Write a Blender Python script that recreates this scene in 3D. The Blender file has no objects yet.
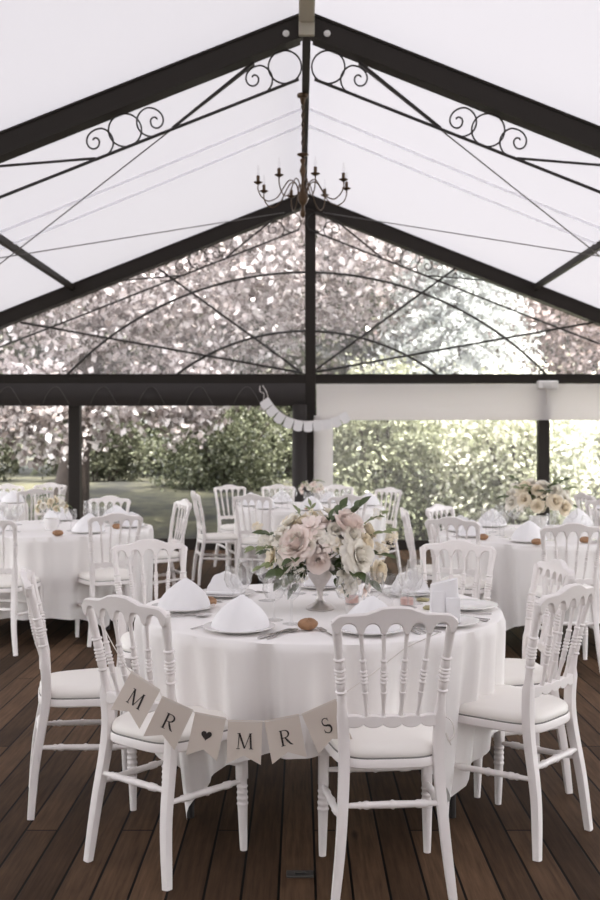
import bpy, math, random
import numpy as np
from mathutils import Vector, Matrix

random.seed(7)
rng = np.random.default_rng(11)
PI = math.pi
C = bpy.context.scene.collection
CAM_H = 1.44
FPX = 1000.0
KD = .8          # metres down the tent per unit of the measured depth scale
HOR = 440.0

def W(px, py, d):
    """real-world point seen at a measured place of the photo, at distance d down the tent"""
    d = d * KD
    return Vector(((px - 300) / FPX * d, d, CAM_H + (HOR - py) / FPX * d))

# ------------------------------------------------------------------ mesh helpers
class MB:
    def __init__(self):
        self.v = []; self.f = []
    def add(self, vs, fs):
        o = len(self.v)
        self.v += [tuple(p) for p in vs]
        self.f += [tuple(i + o for i in f) for f in fs]
    def box(self, x0, x1, y0, y1, z0, z1, bev=0.0, M=None):
        if bev <= 0:
            vs = [(x, y, z) for z in (z0, z1) for y in (y0, y1) for x in (x0, x1)]
            fs = [(0, 2, 3, 1), (4, 5, 7, 6), (0, 1, 5, 4), (2, 6, 7, 3), (0, 4, 6, 2), (1, 3, 7, 5)]
        else:
            b = bev
            vs = []
            for z, i in ((z0, b), (z0 + b, 0), (z1 - b, 0), (z1, b)):
                vs += [(x0 + i + b, y0 + i, z), (x1 - i - b, y0 + i, z), (x1 - i, y0 + i + b, z), (x1 - i, y1 - i - b, z),
                       (x1 - i - b, y1 - i, z), (x0 + i + b, y1 - i, z), (x0 + i, y1 - i - b, z), (x0 + i, y0 + i + b, z)]
            fs = [tuple(range(7, -1, -1)), tuple(range(24, 32))]
            for k in range(3):
                for j in range(8):
                    fs.append((k * 8 + j, k * 8 + (j + 1) % 8, k * 8 + 8 + (j + 1) % 8, k * 8 + 8 + j))
        if M is not None:
            vs = [M @ Vector(p) for p in vs]
        self.add(vs, fs)
    def beam(self, a, b, w, h, up=(0, 0, 1), bev=0.0):
        a = Vector(a); b = Vector(b); d = b - a; L = d.length; d.normalize()
        s = d.cross(Vector(up)).normalized(); u = s.cross(d)
        M = Matrix(((s.x, d.x, u.x, a.x), (s.y, d.y, u.y, a.y), (s.z, d.z, u.z, a.z), (0, 0, 0, 1)))
        self.box(-w / 2, w / 2, 0, L, -h / 2, h / 2, bev, M)
    def tube(self, pts, rad, n=10, power=None, closed=False, flat=1.0):
        pts = [Vector(p) for p in pts]
        m = len(pts)
        if not hasattr(rad, '__len__'): rad = [rad] * m
        T = []
        for i in range(m):
            if closed: t = pts[(i + 1) % m] - pts[i - 1]
            else: t = pts[min(i + 1, m - 1)] - pts[max(i - 1, 0)]
            T.append(t.normalized() if t.length > 1e-9 else Vector((0, 0, 1)))
        ref = Vector((1, 0, 0)) if abs(T[0].x) < .9 else Vector((0, 1, 0))
        u = (ref - T[0] * ref.dot(T[0])).normalized()
        vs = []
        for i in range(m):
            u = (u - T[i] * u.dot(T[i]))
            u = u.normalized() if u.length > 1e-6 else T[i].orthogonal().normalized()
            w = T[i].cross(u)
            pw = power[i] if power else 2
            for k in range(n):
                a = 2 * PI * (k + .5) / n
                c, s = math.cos(a), math.sin(a)
                q = 1.0
                if pw > 2: q = 1 / (abs(c) ** pw + abs(s) ** pw) ** (1 / pw)
                vs.append(pts[i] + (u * c + w * s * flat) * rad[i] * q)
        fs = []
        for i in range(m if closed else m - 1):
            j = (i + 1) % m
            for k in range(n):
                fs.append((i * n + k, i * n + (k + 1) % n, j * n + (k + 1) % n, j * n + k))
        if not closed:
            fs.append(tuple(range(n - 1, -1, -1))); fs.append(tuple((m - 1) * n + k for k in range(n)))
        self.add(vs, fs)
    def lathe(self, prof, n=24, c=(0, 0, 0), sx=1, sy=1):
        vs = []; m = len(prof)
        for r, z in prof:
            for k in range(n):
                a = 2 * PI * k / n
                vs.append((c[0] + max(r, 1e-4) * math.cos(a) * sx, c[1] + max(r, 1e-4) * math.sin(a) * sy, c[2] + z))
        fs = [(i * n + k, i * n + (k + 1) % n, (i + 1) * n + (k + 1) % n, (i + 1) * n + k) for i in range(m - 1) for k in range(n)]
        fs.append(tuple(range(n - 1, -1, -1))); fs.append(tuple((m - 1) * n + k for k in range(n)))
        self.add(vs, fs)
    def prism(self, outline, d0, d1, M):
        """outline in local (x,z), thickness along local y"""
        n = len(outline)
        vs = [M @ Vector((x, d0, z)) for x, z in outline] + [M @ Vector((x, d1, z)) for x, z in outline]
        fs = [tuple(range(n)), tuple(range(2 * n - 1, n - 1, -1))]
        fs += [(i, i + n, (i + 1) % n + n, (i + 1) % n) for i in range(n)]
        self.add(vs, fs)
    def grid(self, P, cu=False, cv=False):
        nu = len(P); nv = len(P[0])
        vs = [p for row in P for p in row]
        fs = []
        for i in range(nu if cu else nu - 1):
            for j in range(nv if cv else nv - 1):
                a = i * nv + j; b = i * nv + (j + 1) % nv
                c = ((i + 1) % nu) * nv + (j + 1) % nv; d = ((i + 1) % nu) * nv + j
                fs.append((a, b, c, d))
        self.add(vs, fs)
    def mesh(self, name, mat, smooth=35):
        me = bpy.data.meshes.new(name)
        me.from_pydata(self.v, [], self.f)
        me.materials.append(mat)
        if smooth:
            me.polygons.foreach_set('use_smooth', [True] * len(me.polygons))
            me.set_sharp_from_angle(angle=math.radians(smooth))
        me.update()
        return me

def obj(name, mb, mat, parent=None, loc=None, rz=0, smooth=35, label=None):
    me = mb if isinstance(mb, bpy.types.Mesh) else mb.mesh(name, mat, smooth)
    o = bpy.data.objects.new(name, me)
    C.objects.link(o)
    if parent is not None: o.parent = parent
    if loc is not None: o.location = loc
    if rz: o.rotation_euler = (0, 0, rz)
    if label: o['label'] = label
    return o

def fixn(o):
    """consistent outward normals"""
    import bmesh
    bm = bmesh.new(); bm.from_mesh(o.data); bmesh.ops.recalc_face_normals(bm, faces=bm.faces); bm.to_mesh(o.data); bm.free()
    return o

def tag(o, label, cat, group=None, kind=None):
    o['label'] = label; o['category'] = cat
    if group: o['group'] = group
    if kind: o['kind'] = kind
    return o

def struct(o, label=None):
    o['kind'] = 'structure'
    if label: o['label'] = label
    return o

def empty(name, loc=(0, 0, 0), rz=0):
    o = bpy.data.objects.new(name, None); C.objects.link(o)
    o.location = loc; o.rotation_euler = (0, 0, rz); o.empty_display_size = .1
    return o

def copy_tree(o, parent=None):
    c = o.copy(); C.objects.link(c)
    if parent is not None: c.parent = parent
    for ch in list(o.children): copy_tree(ch, c)
    return c

def catmull(pts, n):
    pts = [Vector(p) for p in pts]
    P = [pts[0] * 2 - pts[1]] + pts + [pts[-1] * 2 - pts[-2]]
    out = []
    for i in range(1, len(P) - 2):
        for k in range(n):
            t = k / n
            out.append(.5 * ((2 * P[i]) + (P[i + 1] - P[i - 1]) * t + (2 * P[i - 1] - 5 * P[i] + 4 * P[i + 1] - P[i + 2]) * t * t
                             + (3 * P[i] - P[i - 1] - 3 * P[i + 1] + P[i + 2]) * t ** 3))
    out.append(pts[-1])
    return out

# ------------------------------------------------------------------ materials
def nodes(name):
    m = bpy.data.materials.new(name); m.use_nodes = True
    nt = m.node_tree
    for n in list(nt.nodes): nt.nodes.remove(n)
    out = nt.nodes.new('ShaderNodeOutputMaterial')
    return m, nt, out

def L(nt, a, b): nt.links.new(a, b)

def simple(name, col, rough=.5, metal=0, noise=0, nscale=20, bump=0, spec=.5, sheen=0):
    m, nt, out = nodes(name)
    p = nt.nodes.new('ShaderNodeBsdfPrincipled')
    p.inputs['Base Color'].default_value = (*col, 1)
    p.inputs['Roughness'].default_value = rough
    p.inputs['Metallic'].default_value = metal
    p.inputs['Specular IOR Level'].default_value = spec
    if noise or bump:
        tc = nt.nodes.new('ShaderNodeTexCoord')
        nz = nt.nodes.new('ShaderNodeTexNoise'); nz.inputs['Scale'].default_value = nscale; nz.inputs['Detail'].default_value = 4
        L(nt, tc.outputs['Object'], nz.inputs['Vector'])
        if noise:
            r = nt.nodes.new('ShaderNodeMapRange')
            r.inputs['To Min'].default_value = 1 - noise; r.inputs['To Max'].default_value = 1 + noise
            L(nt, nz.outputs['Fac'], r.inputs['Value'])
            mx = nt.nodes.new('ShaderNodeVectorMath'); mx.operation = 'SCALE'
            mx.inputs[0].default_value = col
            L(nt, r.outputs[0], mx.inputs['Scale']); L(nt, mx.outputs[0], p.inputs['Base Color'])
        if bump:
            b = nt.nodes.new('ShaderNodeBump'); b.inputs['Strength'].default_value = bump; b.inputs['Distance'].default_value = .01
            L(nt, nz.outputs['Fac'], b.inputs['Height']); L(nt, b.outputs[0], p.inputs['Normal'])
    L(nt, p.outputs[0], out.inputs[0])
    return m

def fabric(name, col, trans, tcol=None, fac=.5):
    m, nt, out = nodes(name)
    d = nt.nodes.new('ShaderNodeBsdfDiffuse'); t = nt.nodes.new('ShaderNodeBsdfTranslucent')
    mix = nt.nodes.new('ShaderNodeMixShader'); mix.inputs[0].default_value = fac
    d.inputs[0].default_value = (*col, 1); t.inputs[0].default_value = (*(tcol or col), 1)
    L(nt, d.outputs[0], mix.inputs[1]); L(nt, t.outputs[0], mix.inputs[2]); L(nt, mix.outputs[0], out.inputs[0])
    return m

def leafmat(name, cols, tr=.35, rough=.4, spec=.5):
    m, nt, out = nodes(name)
    g = nt.nodes.new('ShaderNodeNewGeometry')
    cr = nt.nodes.new('ShaderNodeValToRGB')
    L(nt, g.outputs['Random Per Island'], cr.inputs[0])
    el = cr.color_ramp.elements
    el[0].color = (*cols[0], 1); el[1].color = (*cols[-1], 1)
    for i, c in enumerate(cols[1:-1]):
        e = el.new((i + 1) / (len(cols) - 1)); e.color = (*c, 1)
    p = nt.nodes.new('ShaderNodeBsdfPrincipled'); p.inputs['Roughness'].default_value = rough
    p.inputs['Specular IOR Level'].default_value = spec
    L(nt, cr.outputs[0], p.inputs['Base Color'])
    t = nt.nodes.new('ShaderNodeBsdfTranslucent'); L(nt, cr.outputs[0], t.inputs[0])
    mix = nt.nodes.new('ShaderNodeMixShader'); mix.inputs[0].default_value = tr
    L(nt, p.outputs[0], mix.inputs[1]); L(nt, t.outputs[0], mix.inputs[2]); L(nt, mix.outputs[0], out.inputs[0])
    return m

def glassmat(name, haze=.0, tint=(1, 1, 1)):
    """thin clear glass: transparent with fresnel reflection and a little haze"""
    m, nt, out = nodes(name)
    tr = nt.nodes.new('ShaderNodeBsdfTransparent'); tr.inputs[0].default_value = (*tint, 1)
    gl = nt.nodes.new('ShaderNodeBsdfGlossy'); gl.inputs['Roughness'].default_value = .05
    lw = nt.nodes.new('ShaderNodeLayerWeight'); lw.inputs[0].default_value = .5
    pw = nt.nodes.new('ShaderNodeMath'); pw.operation = 'POWER'; pw.inputs[1].default_value = 3.5; L(nt, lw.outputs['Facing'], pw.inputs[0])
    fr = nt.nodes.new('ShaderNodeMapRange'); fr.inputs['To Min'].default_value = .05; fr.inputs['To Max'].default_value = .7; L(nt, pw.outputs[0], fr.inputs['Value'])
    mix = nt.nodes.new('ShaderNodeMixShader')
    L(nt, fr.outputs[0], mix.inputs[0]); L(nt, tr.outputs[0], mix.inputs[1]); L(nt, gl.outputs[0], mix.inputs[2])
    last = mix
    if haze:
        d = nt.nodes.new('ShaderNodeBsdfTranslucent'); d.inputs[0].default_value = (.9, .88, .9, 1)
        m2 = nt.nodes.new('ShaderNodeMixShader'); m2.inputs[0].default_value = haze
        L(nt, mix.outputs[0], m2.inputs[1]); L(nt, d.outputs[0], m2.inputs[2]); last = m2
    L(nt, last.outputs[0], out.inputs[0])
    return m

def plankmat():
    m, nt, out = nodes('deck_planks')
    tc = nt.nodes.new('ShaderNodeTexCoord')
    sep = nt.nodes.new('ShaderNodeSeparateXYZ'); L(nt, tc.outputs['Object'], sep.inputs[0])
    cmb = nt.nodes.new('ShaderNodeCombineXYZ'); L(nt, sep.outputs['Y'], cmb.inputs['X']); L(nt, sep.outputs['X'], cmb.inputs['Y'])
    br = nt.nodes.new('ShaderNodeTexBrick')
    br.inputs['Scale'].default_value = 1; br.inputs['Brick Width'].default_value = 2.35; br.inputs['Row Height'].default_value = .118
    br.inputs['Mortar Size'].default_value = .005; br.inputs['Mortar Smooth'].default_value = .3; br.offset = .43; br.offset_frequency = 3
    br.inputs['Color1'].default_value = (.100, .059, .035, 1); br.inputs['Color2'].default_value = (.036, .021, .0125, 1)
    br.inputs['Mortar'].default_value = (.003, .0022, .002, 1)
    L(nt, cmb.outputs[0], br.inputs['Vector'])
    mp = nt.nodes.new('ShaderNodeMapping'); mp.inputs['Scale'].default_value = (60, 3.5, 1); L(nt, tc.outputs['Object'], mp.inputs[0])
    nz = nt.nodes.new('ShaderNodeTexNoise'); nz.inputs['Scale'].default_value = 1; nz.inputs['Detail'].default_value = 6; nz.inputs['Roughness'].default_value = .65
    L(nt, mp.outputs[0], nz.inputs['Vector'])
    n2 = nt.nodes.new('ShaderNodeTexNoise'); n2.inputs['Scale'].default_value = 1.7; n2.inputs['Detail'].default_value = 5
    L(nt, tc.outputs['Object'], n2.inputs['Vector'])
    # knots
    mk = nt.nodes.new('ShaderNodeMapping'); mk.inputs['Scale'].default_value = (5, 1.6, 1); L(nt, tc.outputs['Object'], mk.inputs[0])
    vo = nt.nodes.new('ShaderNodeTexVoronoi'); vo.inputs['Scale'].default_value = 1; L(nt, mk.outputs[0], vo.inputs['Vector'])
    kr = nt.nodes.new('ShaderNodeMapRange'); kr.inputs['From Min'].default_value = .03; kr.inputs['From Max'].default_value = .09
    kr.inputs['To Min'].default_value = .35; kr.inputs['To Max'].default_value = 1; L(nt, vo.outputs['Distance'], kr.inputs['Value'])
    r1 = nt.nodes.new('ShaderNodeMapRange'); r1.inputs['From Min'].default_value = .3; r1.inputs['From Max'].default_value = .7
    r1.inputs['To Min'].default_value = .6; r1.inputs['To Max'].default_value = 1.35; L(nt, nz.outputs['Fac'], r1.inputs['Value'])
    r2 = nt.nodes.new('ShaderNodeMapRange'); r2.inputs['From Min'].default_value = .3; r2.inputs['From Max'].default_value = .7
    r2.inputs['To Min'].default_value = .75; r2.inputs['To Max'].default_value = 1.25; L(nt, n2.outputs['Fac'], r2.inputs['Value'])
    a = nt.nodes.new('ShaderNodeMath'); a.operation = 'MULTIPLY'; L(nt, r1.outputs[0], a.inputs[0]); L(nt, r2.outputs[0], a.inputs[1])
    b = nt.nodes.new('ShaderNodeMath'); b.operation = 'MULTIPLY'; L(nt, a.outputs[0], b.inputs[0]); L(nt, kr.outputs[0], b.inputs[1])
    sc = nt.nodes.new('ShaderNodeVectorMath'); sc.operation = 'SCALE'; L(nt, br.outputs['Color'], sc.inputs[0]); L(nt, b.outputs[0], sc.inputs['Scale'])
    p = nt.nodes.new('ShaderNodeBsdfPrincipled'); L(nt, sc.outputs[0], p.inputs['Base Color'])
    p.inputs['Roughness'].default_value = .6; p.inputs['Specular IOR Level'].default_value = .06
    bu = nt.nodes.new('ShaderNodeBump'); bu.inputs['Strength'].default_value = .5; bu.inputs['Distance'].default_value = .004
    inv = nt.nodes.new('ShaderNodeMath'); inv.operation = 'SUBTRACT'; inv.inputs[0].default_value = 1; L(nt, br.outputs['Fac'], inv.inputs[1])
    L(nt, inv.outputs[0], bu.inputs['Height']); L(nt, bu.outputs[0], p.inputs['Normal'])
    L(nt, p.outputs[0], out.inputs[0])
    return m

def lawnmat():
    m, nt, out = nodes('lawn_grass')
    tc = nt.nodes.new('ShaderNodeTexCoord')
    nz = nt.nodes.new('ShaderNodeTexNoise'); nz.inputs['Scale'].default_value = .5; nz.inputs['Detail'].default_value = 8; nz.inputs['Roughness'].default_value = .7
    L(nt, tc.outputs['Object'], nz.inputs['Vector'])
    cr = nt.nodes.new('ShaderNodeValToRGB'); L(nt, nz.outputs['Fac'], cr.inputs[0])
    cr.color_ramp.elements[0].position = .43; cr.color_ramp.elements[0].color = (.007, .007, .005, 1)  # near-black to pale grass patches put tree shade and sun into the colour
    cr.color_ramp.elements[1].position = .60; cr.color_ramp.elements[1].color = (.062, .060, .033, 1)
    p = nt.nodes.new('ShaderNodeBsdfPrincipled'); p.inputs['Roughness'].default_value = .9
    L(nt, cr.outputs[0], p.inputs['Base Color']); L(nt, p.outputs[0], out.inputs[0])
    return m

M = {}
M['chair'] = simple('white_lacquer', (.84, .80, .785), .38, noise=.03, nscale=6)
M['cushion'] = simple('white_leatherette', (.85, .82, .78), .5, noise=.02, nscale=8)
M['piping'] = simple('cushion_piping', (.20, .19, .18), .6)
M['cloth'] = simple('white_tablecloth', (.87, .845, .83), .85, noise=.02, nscale=3, spec=.2)
M['napkin'] = simple('white_linen', (.84, .83, .84), .8, noise=.02, nscale=30, spec=.2)
M['china'] = simple('white_china', (.80, .78, .77), .15)
M['steel'] = simple('polished_cutlery', (.55, .53, .52), .22, metal=1)
M['glass'] = glassmat('clear_glass', .03, (.985, .985, .985))
M['bread'] = simple('bread_crust', (.34, .185, .095), .6, noise=.5, nscale=30, bump=.3)
M['frame'] = simple('dark_bronze_aluminium', (.022, .0175, .0145), .55, noise=.06, nscale=3, spec=.25)
M['iron'] = simple('black_wrought_iron', (.022, .019, .018), .5, noise=.1, nscale=40)
M['brass'] = simple('dark_aged_brass', (.10, .065, .04), .35, metal=.8, noise=.3, nscale=60)
M['candle'] = simple('ivory_candle_tube', (.80, .76, .70), .5)
M['cable'] = simple('steel_cable', (.12, .11, .11), .5, metal=.3)
M['roof'] = fabric('white_roof_canvas', (.70, .695, .72), .5, (.120, .1185, .131), .5)
M['seam'] = fabric('canvas_seam', (.9, .9, .92), .5, (.95, .95, .97), .9)
M['valance_w'] = fabric('white_canvas_curtain', (.90, .88, .88), .5, (.93, .91, .91), .62)
M['valance_d'] = simple('dark_rolled_canvas', (.030, .025, .024), .75, noise=.2, nscale=4)
M['stitch'] = simple('dark_canvas_welt', (.075, .065, .062), .6)
M['pvc'] = glassmat('clear_gable_pvc', .035, (.97, .96, .965))
M['pvc2'] = glassmat('clear_side_pvc', .035, (.97, .97, .965))
M['addedwallcanvas'] = fabric('added_white_wall_canvas', (.78, .76, .755), .5, (.62, .60, .595), .45)
M['deck'] = plankmat()
M['lawn'] = lawnmat()
M['bark'] = simple('dark_bark', (.055, .042, .036), .9, noise=.4, nscale=12, bump=.6)
M['paper'] = fabric('cream_card', (.76, .69, .62), .5, (.6, .52, .45), .2)
M['ink'] = simple('dark_ink', (.028, .022, .020), .8)
M['string'] = simple('cream_string', (.72, .68, .64), .8)
M['whiteplastic'] = simple('white_plastic', (.78, .77, .76), .35)
M['sleeve'] = fabric('cream_ridge_sleeve', (.62, .59, .50), .5, (.62, .58, .5), .35)
M['leaf'] = simple('rose_leaf_green', (.065, .095, .03), .45, noise=.3, nscale=30)
M['leafp'] = simple('pale_sage_leaf', (.22, .26, .12), .55, noise=.25, nscale=30)
M['stem'] = simple('green_stem', (.12, .15, .05), .6)
M['blush'] = fabric('blush_petal', (.95, .86, .81), .5, (.95, .82, .76), .2)
M['cream'] = fabric('cream_petal', (.93, .86, .72), .5, (.9, .8, .62), .2)
M['ivory'] = fabric('ivory_petal', (.95, .92, .85), .5, (.92, .88, .78), .2)
M['stamen'] = simple('yellow_stamen', (.5, .36, .12), .7)
M['silver'] = simple('hammered_silver', (.62, .58, .56), .3, metal=.85, noise=.15, nscale=50, bump=.4)
M['wax'] = simple('pink_wax', (.75, .50, .45), .5)
M['box'] = simple('kraft_sage_card', (.42, .38, .22), .7)
M['hatch'] = simple('floor_box_metal', (.07, .065, .06), .4, metal=.5)
M['lfb'] = leafmat('copper_beech_leaves', [(.12, .095, .088), (.31, .265, .255), (.54, .49, .485), (.80, .77, .775)], .35, .3, 1.0)  # near-white leaf tone stands in for glossy sky highlights
M['lfb2'] = leafmat('copper_beech_leaves_far', [(.20, .15, .13), (.42, .34, .32), (.62, .54, .53)], .3, .38, .6)
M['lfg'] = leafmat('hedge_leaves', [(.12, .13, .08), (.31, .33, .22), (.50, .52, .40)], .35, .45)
M['lfm'] = leafmat('shaded_hedge_leaves', [(.03, .033, .02), (.10, .11, .065), (.24, .26, .17)], .35, .45)  # darker copy of the hedge leaves, shade under the beech put into the colour
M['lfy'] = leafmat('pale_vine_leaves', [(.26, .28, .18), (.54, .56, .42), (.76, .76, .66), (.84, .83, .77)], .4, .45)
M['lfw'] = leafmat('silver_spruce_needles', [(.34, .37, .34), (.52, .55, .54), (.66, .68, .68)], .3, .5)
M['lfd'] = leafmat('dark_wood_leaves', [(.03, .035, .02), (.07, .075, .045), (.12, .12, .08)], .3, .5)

# ------------------------------------------------------------------ tent dimensions
HW = 6.0; EAVE = 2.23; RIDGE = 4.60; SL = (RIDGE - EAVE) / HW
D1 = 9.50 * KD; D2 = 16.40 * KD; YB = -7.0
def rz_(x): return RIDGE - SL * abs(x)

# ------------------------------------------------------------------ setting
m = MB(); m.box(-6.3, 6.3, YB, D2 + .12, -.06, 0)
o = struct(obj('floor', m, M['deck'], smooth=0), 'dark brown wooden plank deck')
m = MB()
N = 40
P = []
for i in range(N + 1):
    row = []
    for j in range(N + 1):
        x = -60 + 120 * i / N; y = (-20 + 100 * j / N)
        z = -.32 + .05 * math.sin(x * .35) * math.cos(y * .3) + .55 * min(1, max(0, (y - 21) / 14)) + max(0, (y - 42)) * .03
        row.append((x, y * KD, z))
    P.append(row)
m.grid(P)
lawn = struct(obj('ground', m, M['lawn']), 'lawn beyond the tent with patchy sun painted into its colour')

# roof canvas, two slopes with slight sag between the frames
def roof(side):
    m = MB(); P = []
    ys = list(np.linspace(YB, D2 + .1, 43))
    for i in range(17):
        t = i / 16; x = side * (HW + .25) * t
        row = []
        for y in ys:
            if y < D1: b = (y - YB) / (D1 - YB) * 2
            else: b = (y - D1) / (D2 - D1)
            sag = .045 * abs(math.sin(PI * b)) * math.sin(PI * t) + .012 * math.sin(PI * min(1, abs(t * 3 % 1)))
            row.append((x, y, rz_(x) + .115 - sag))
        P.append(row)
    m.grid(P)
    o = obj('ceiling', m, M['roof'], smooth=60)
    struct(o, 'white translucent tent canvas, %s slope' % ('right' if side > 0 else 'left'))
    # welded fabric seams
    for ys_ in (12.2 * KD, 12.85 * KD):
        s = MB()
        pts = []
        for i in range(25):
            t = i / 24; x = side * HW * t
            b = (ys_ - D1) / (D2 - D1) if ys_ > D1 else (ys_ - YB) / (D1 - YB) * 2
            sag = .045 * abs(math.sin(PI * b)) * math.sin(PI * t)
            pts.append((x, ys_, rz_(x) + .085 - sag))
        for a, b in zip(pts[:-1], pts[1:]): s.beam(a, b, .07, .003)
        obj('seam', s, M['seam'], o)
for sd in (-1, 1): roof(sd)

tn = [0]
def trim(m, label, mat='frame', smooth=35, parent=None):
    tn[0] += 1
    o = obj('trim_%d' % tn[0], m, M[mat], parent, smooth=smooth)
    return struct(o, label)

def rafter(y, side, w, h, label):
    m = MB()
    a = (side * .05, y, rz_(.05) - h / 2 + .06); b = (side * HW, y, rz_(HW) - h / 2 + .06)
    m.beam(a, b, w, h)
    # lower flange
    m.beam((a[0], y, a[2] - h / 2 - .012), (b[0], y, b[2] - h / 2 - .012), w * 1.25, .024)
    m.beam((a[0], y, a[2] + h / 2 + .008), (b[0], y, b[2] + h / 2 + .008), w * 1.2, .016)
    return trim(m, label)
r1 = rafter(D1, -1, .12, .145, 'dark bronze rafter of the nearer frame, left')
r2 = rafter(D1, 1, .12, .145, 'dark bronze rafter of the nearer frame, right')
rafter(D2, -1, .14, .155, 'dark bronze rafter of the far gable, left')
rafter(D2, 1, .14, .155, 'dark bronze rafter of the far gable, right')
for sd, rr in ((-1, r1), (1, r2)):
    m = MB(); m.lathe([(0, 0), (.022, 0), (.026, .006), (.022, .014), (.010, .014), (.008, .024), (0, .024)], 20)
    me = m.mesh('bolt_cap', M['whiteplastic'])
    q = obj('bolt_cap', me, None, rr); q.rotation_euler = (PI / 2, 0, 0)
    q.location = (sd * .155, D1 - .058, rz_(.155) - .035)
    q['label'] = 'round white bolt cap'
# ridge purlin, side purlins, eaves
m = MB(); m.box(-.032, .032, D1, D2, RIDGE - .10, RIDGE + .05)
trim(m, 'dark bronze ridge purlin between the two frames')
m = MB(); m.box(-.058, .058, YB, D1 - .07, RIDGE - .03, RIDGE + .06, .01); trim(m, 'cream sleeved ridge purlin nearer than the frame', 'sleeve')
m = MB(); m.box(-.06, .06, D1 - .11, D1 - .07, RIDGE - .125, RIDGE + .04, .004); trim(m, 'cream ridge bracket on the nearer frame', 'sleeve')
for sd in (-1, 1):
    m = MB(); m.box(sd * 3.02 - .028, sd * 3.02 + .028, D1, D2, rz_(3.02) - .01, rz_(3.02) + .06)
    trim(m, 'dark purlin along the %s roof slope' % ('left' if sd < 0 else 'right'))
    m = MB(); m.box(sd * HW - .08, sd * HW + .08, YB, D2, EAVE - .14, EAVE + .04)
    trim(m, 'dark eave beam, %s side' % ('left' if sd < 0 else 'right'))
    for y in (D1, D2, 2.2, YB + .1):
        m = MB(); m.box(sd * HW - .08, sd * HW + .08, y - .08, y + .08, 0, EAVE - .1); trim(m, 'dark side post of the tent')
# unseen canvas walls added around the near end to cut the front light
m = MB(); m.box(-HW, HW, YB - .02, YB, 0, EAVE)
m.add([(-HW, YB - .02, EAVE), (HW, YB - .02, EAVE), (0, YB - .02, RIDGE), (-HW, YB, EAVE), (HW, YB, EAVE), (0, YB, RIDGE)], [(0, 1, 2), (5, 4, 3), (0, 3, 4, 1), (1, 4, 5, 2), (2, 5, 3, 0)])
struct(obj('added_wall_back', m, M['addedwallcanvas'], smooth=0), 'added unseen white canvas end wall behind the camera, dimming the front')
for sd in (-1, 1):
    m = MB(); m.box(sd * HW - .01, sd * HW + .01, YB, 0.5, 0, EAVE)
    struct(obj('added_wall_left' if sd < 0 else 'added_wall_right', m, M['addedwallcanvas'], smooth=0), 'added unseen white canvas side wall dimming the near half of the tent')
# gable beam and posts
BZ = 2.25
m = MB(); m.box(-HW, HW, D2 - .06, D2 + .06, BZ - .07, BZ + .04, .006); m.box(-HW, HW, D2 - .075, D2 + .075, BZ + .04, BZ + .052)
trim(m, 'dark horizontal beam across the far gable')
for x, z0, z1, w, lb in ((-.0, 0, RIDGE - .1, .14, 'dark middle post of the far gable'), (-3.0, 0, BZ, .15, 'dark left post of the far gable'), (3.14, 0, BZ, .14, 'dark right post of the far gable')):
    m = MB(); m.box(x + .085 - w / 2 if x == 0 else x - w / 2, x + .085 + w / 2 if x == 0 else x + w / 2, D2 - .07, D2 + .07, z0, z1, .006)
    trim(m, lb)
m = MB(); m.box(-HW, -.0, D2 - .03, D2 + .03, 0, .15); m.box(.16, HW, D2 - .03, D2 + .03, 0, .13)
trim(m, 'black kick board at the far edge of the deck')

# clear gable panes with curved glazing bars
def arc_pts(cx, zx, hw, z0, n=40, side=1):
    # circular arc from apex (cx,zx) to (cx+side*hw, z0)
    s = zx - z0; R = (hw * hw + s * s) / (2 * s)
    th = math.asin(min(1, hw / R)) if s < R else PI - math.asin(hw / R)
    return [(cx + side * R * math.sin(th * i / n), zx - R + R * math.cos(th * i / n)) for i in range(n + 1)]
for k, sd in enumerate((-1, 1)):
    m = MB()
    outline = [(sd * .0 + .085, BZ), (sd * (HW - .1), BZ), (sd * (HW - .1), rz_(HW - .1) - .08), (.085, rz_(0) - .12)]
    vs = [(x, D2 + .03, z) for x, z in outline] + [(x, D2 + .034, z) for x, z in outline]
    m.add(vs, [(0, 1, 2, 3), (7, 6, 5, 4), (0, 4, 5, 1), (1, 5, 6, 2), (2, 6, 7, 3), (3, 7, 4, 0)])
    w = struct(obj('window_%d' % (k + 1), m, M['pvc'], smooth=0), 'clear pane of the far gable, %s half' % ('left' if sd < 0 else 'right'))
    for zx, hw in ((3.64, 3.15), (2.87, 1.72)):
        m = MB(); m.tube([(x, D2, z) for x, z in arc_pts(.04, zx, hw, BZ + .04, side=sd)], .016, 8); obj('curved_glazing_bar', m, M['iron'], w)
    m = MB(); m.tube([(.06 * sd + .04, D2 - .02, BZ + .07), (sd * 1.95 + .04, D2 - .02, rz_(1.95) - .14)], .015, 8); obj('diagonal_brace', m, M['iron'], w)
    m = MB(); m.tube([(.06 * sd + .04, D2 - .04, BZ + .07), (sd * 3.75 + .04, D2 - .04, rz_(3.75) - .14)], .015, 8); obj('diagonal_brace', m, M['iron'], w)

# clear side panels in the right half of the gable, below the beam
m = MB(); m.box(.20, 3.07, D2 + .02, D2 + .024, .13, BZ - .07)
struct(obj('window_3', m, M['pvc2'], smooth=0), 'clear hazy pane left of the right gable post')
m = MB(); m.box(3.21, HW - .1, D2 + .02, D2 + .024, .13, BZ - .07)
struct(obj('window_4', m, M['pvc2'], smooth=0), 'clear hazy pane right of the right gable post')
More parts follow.
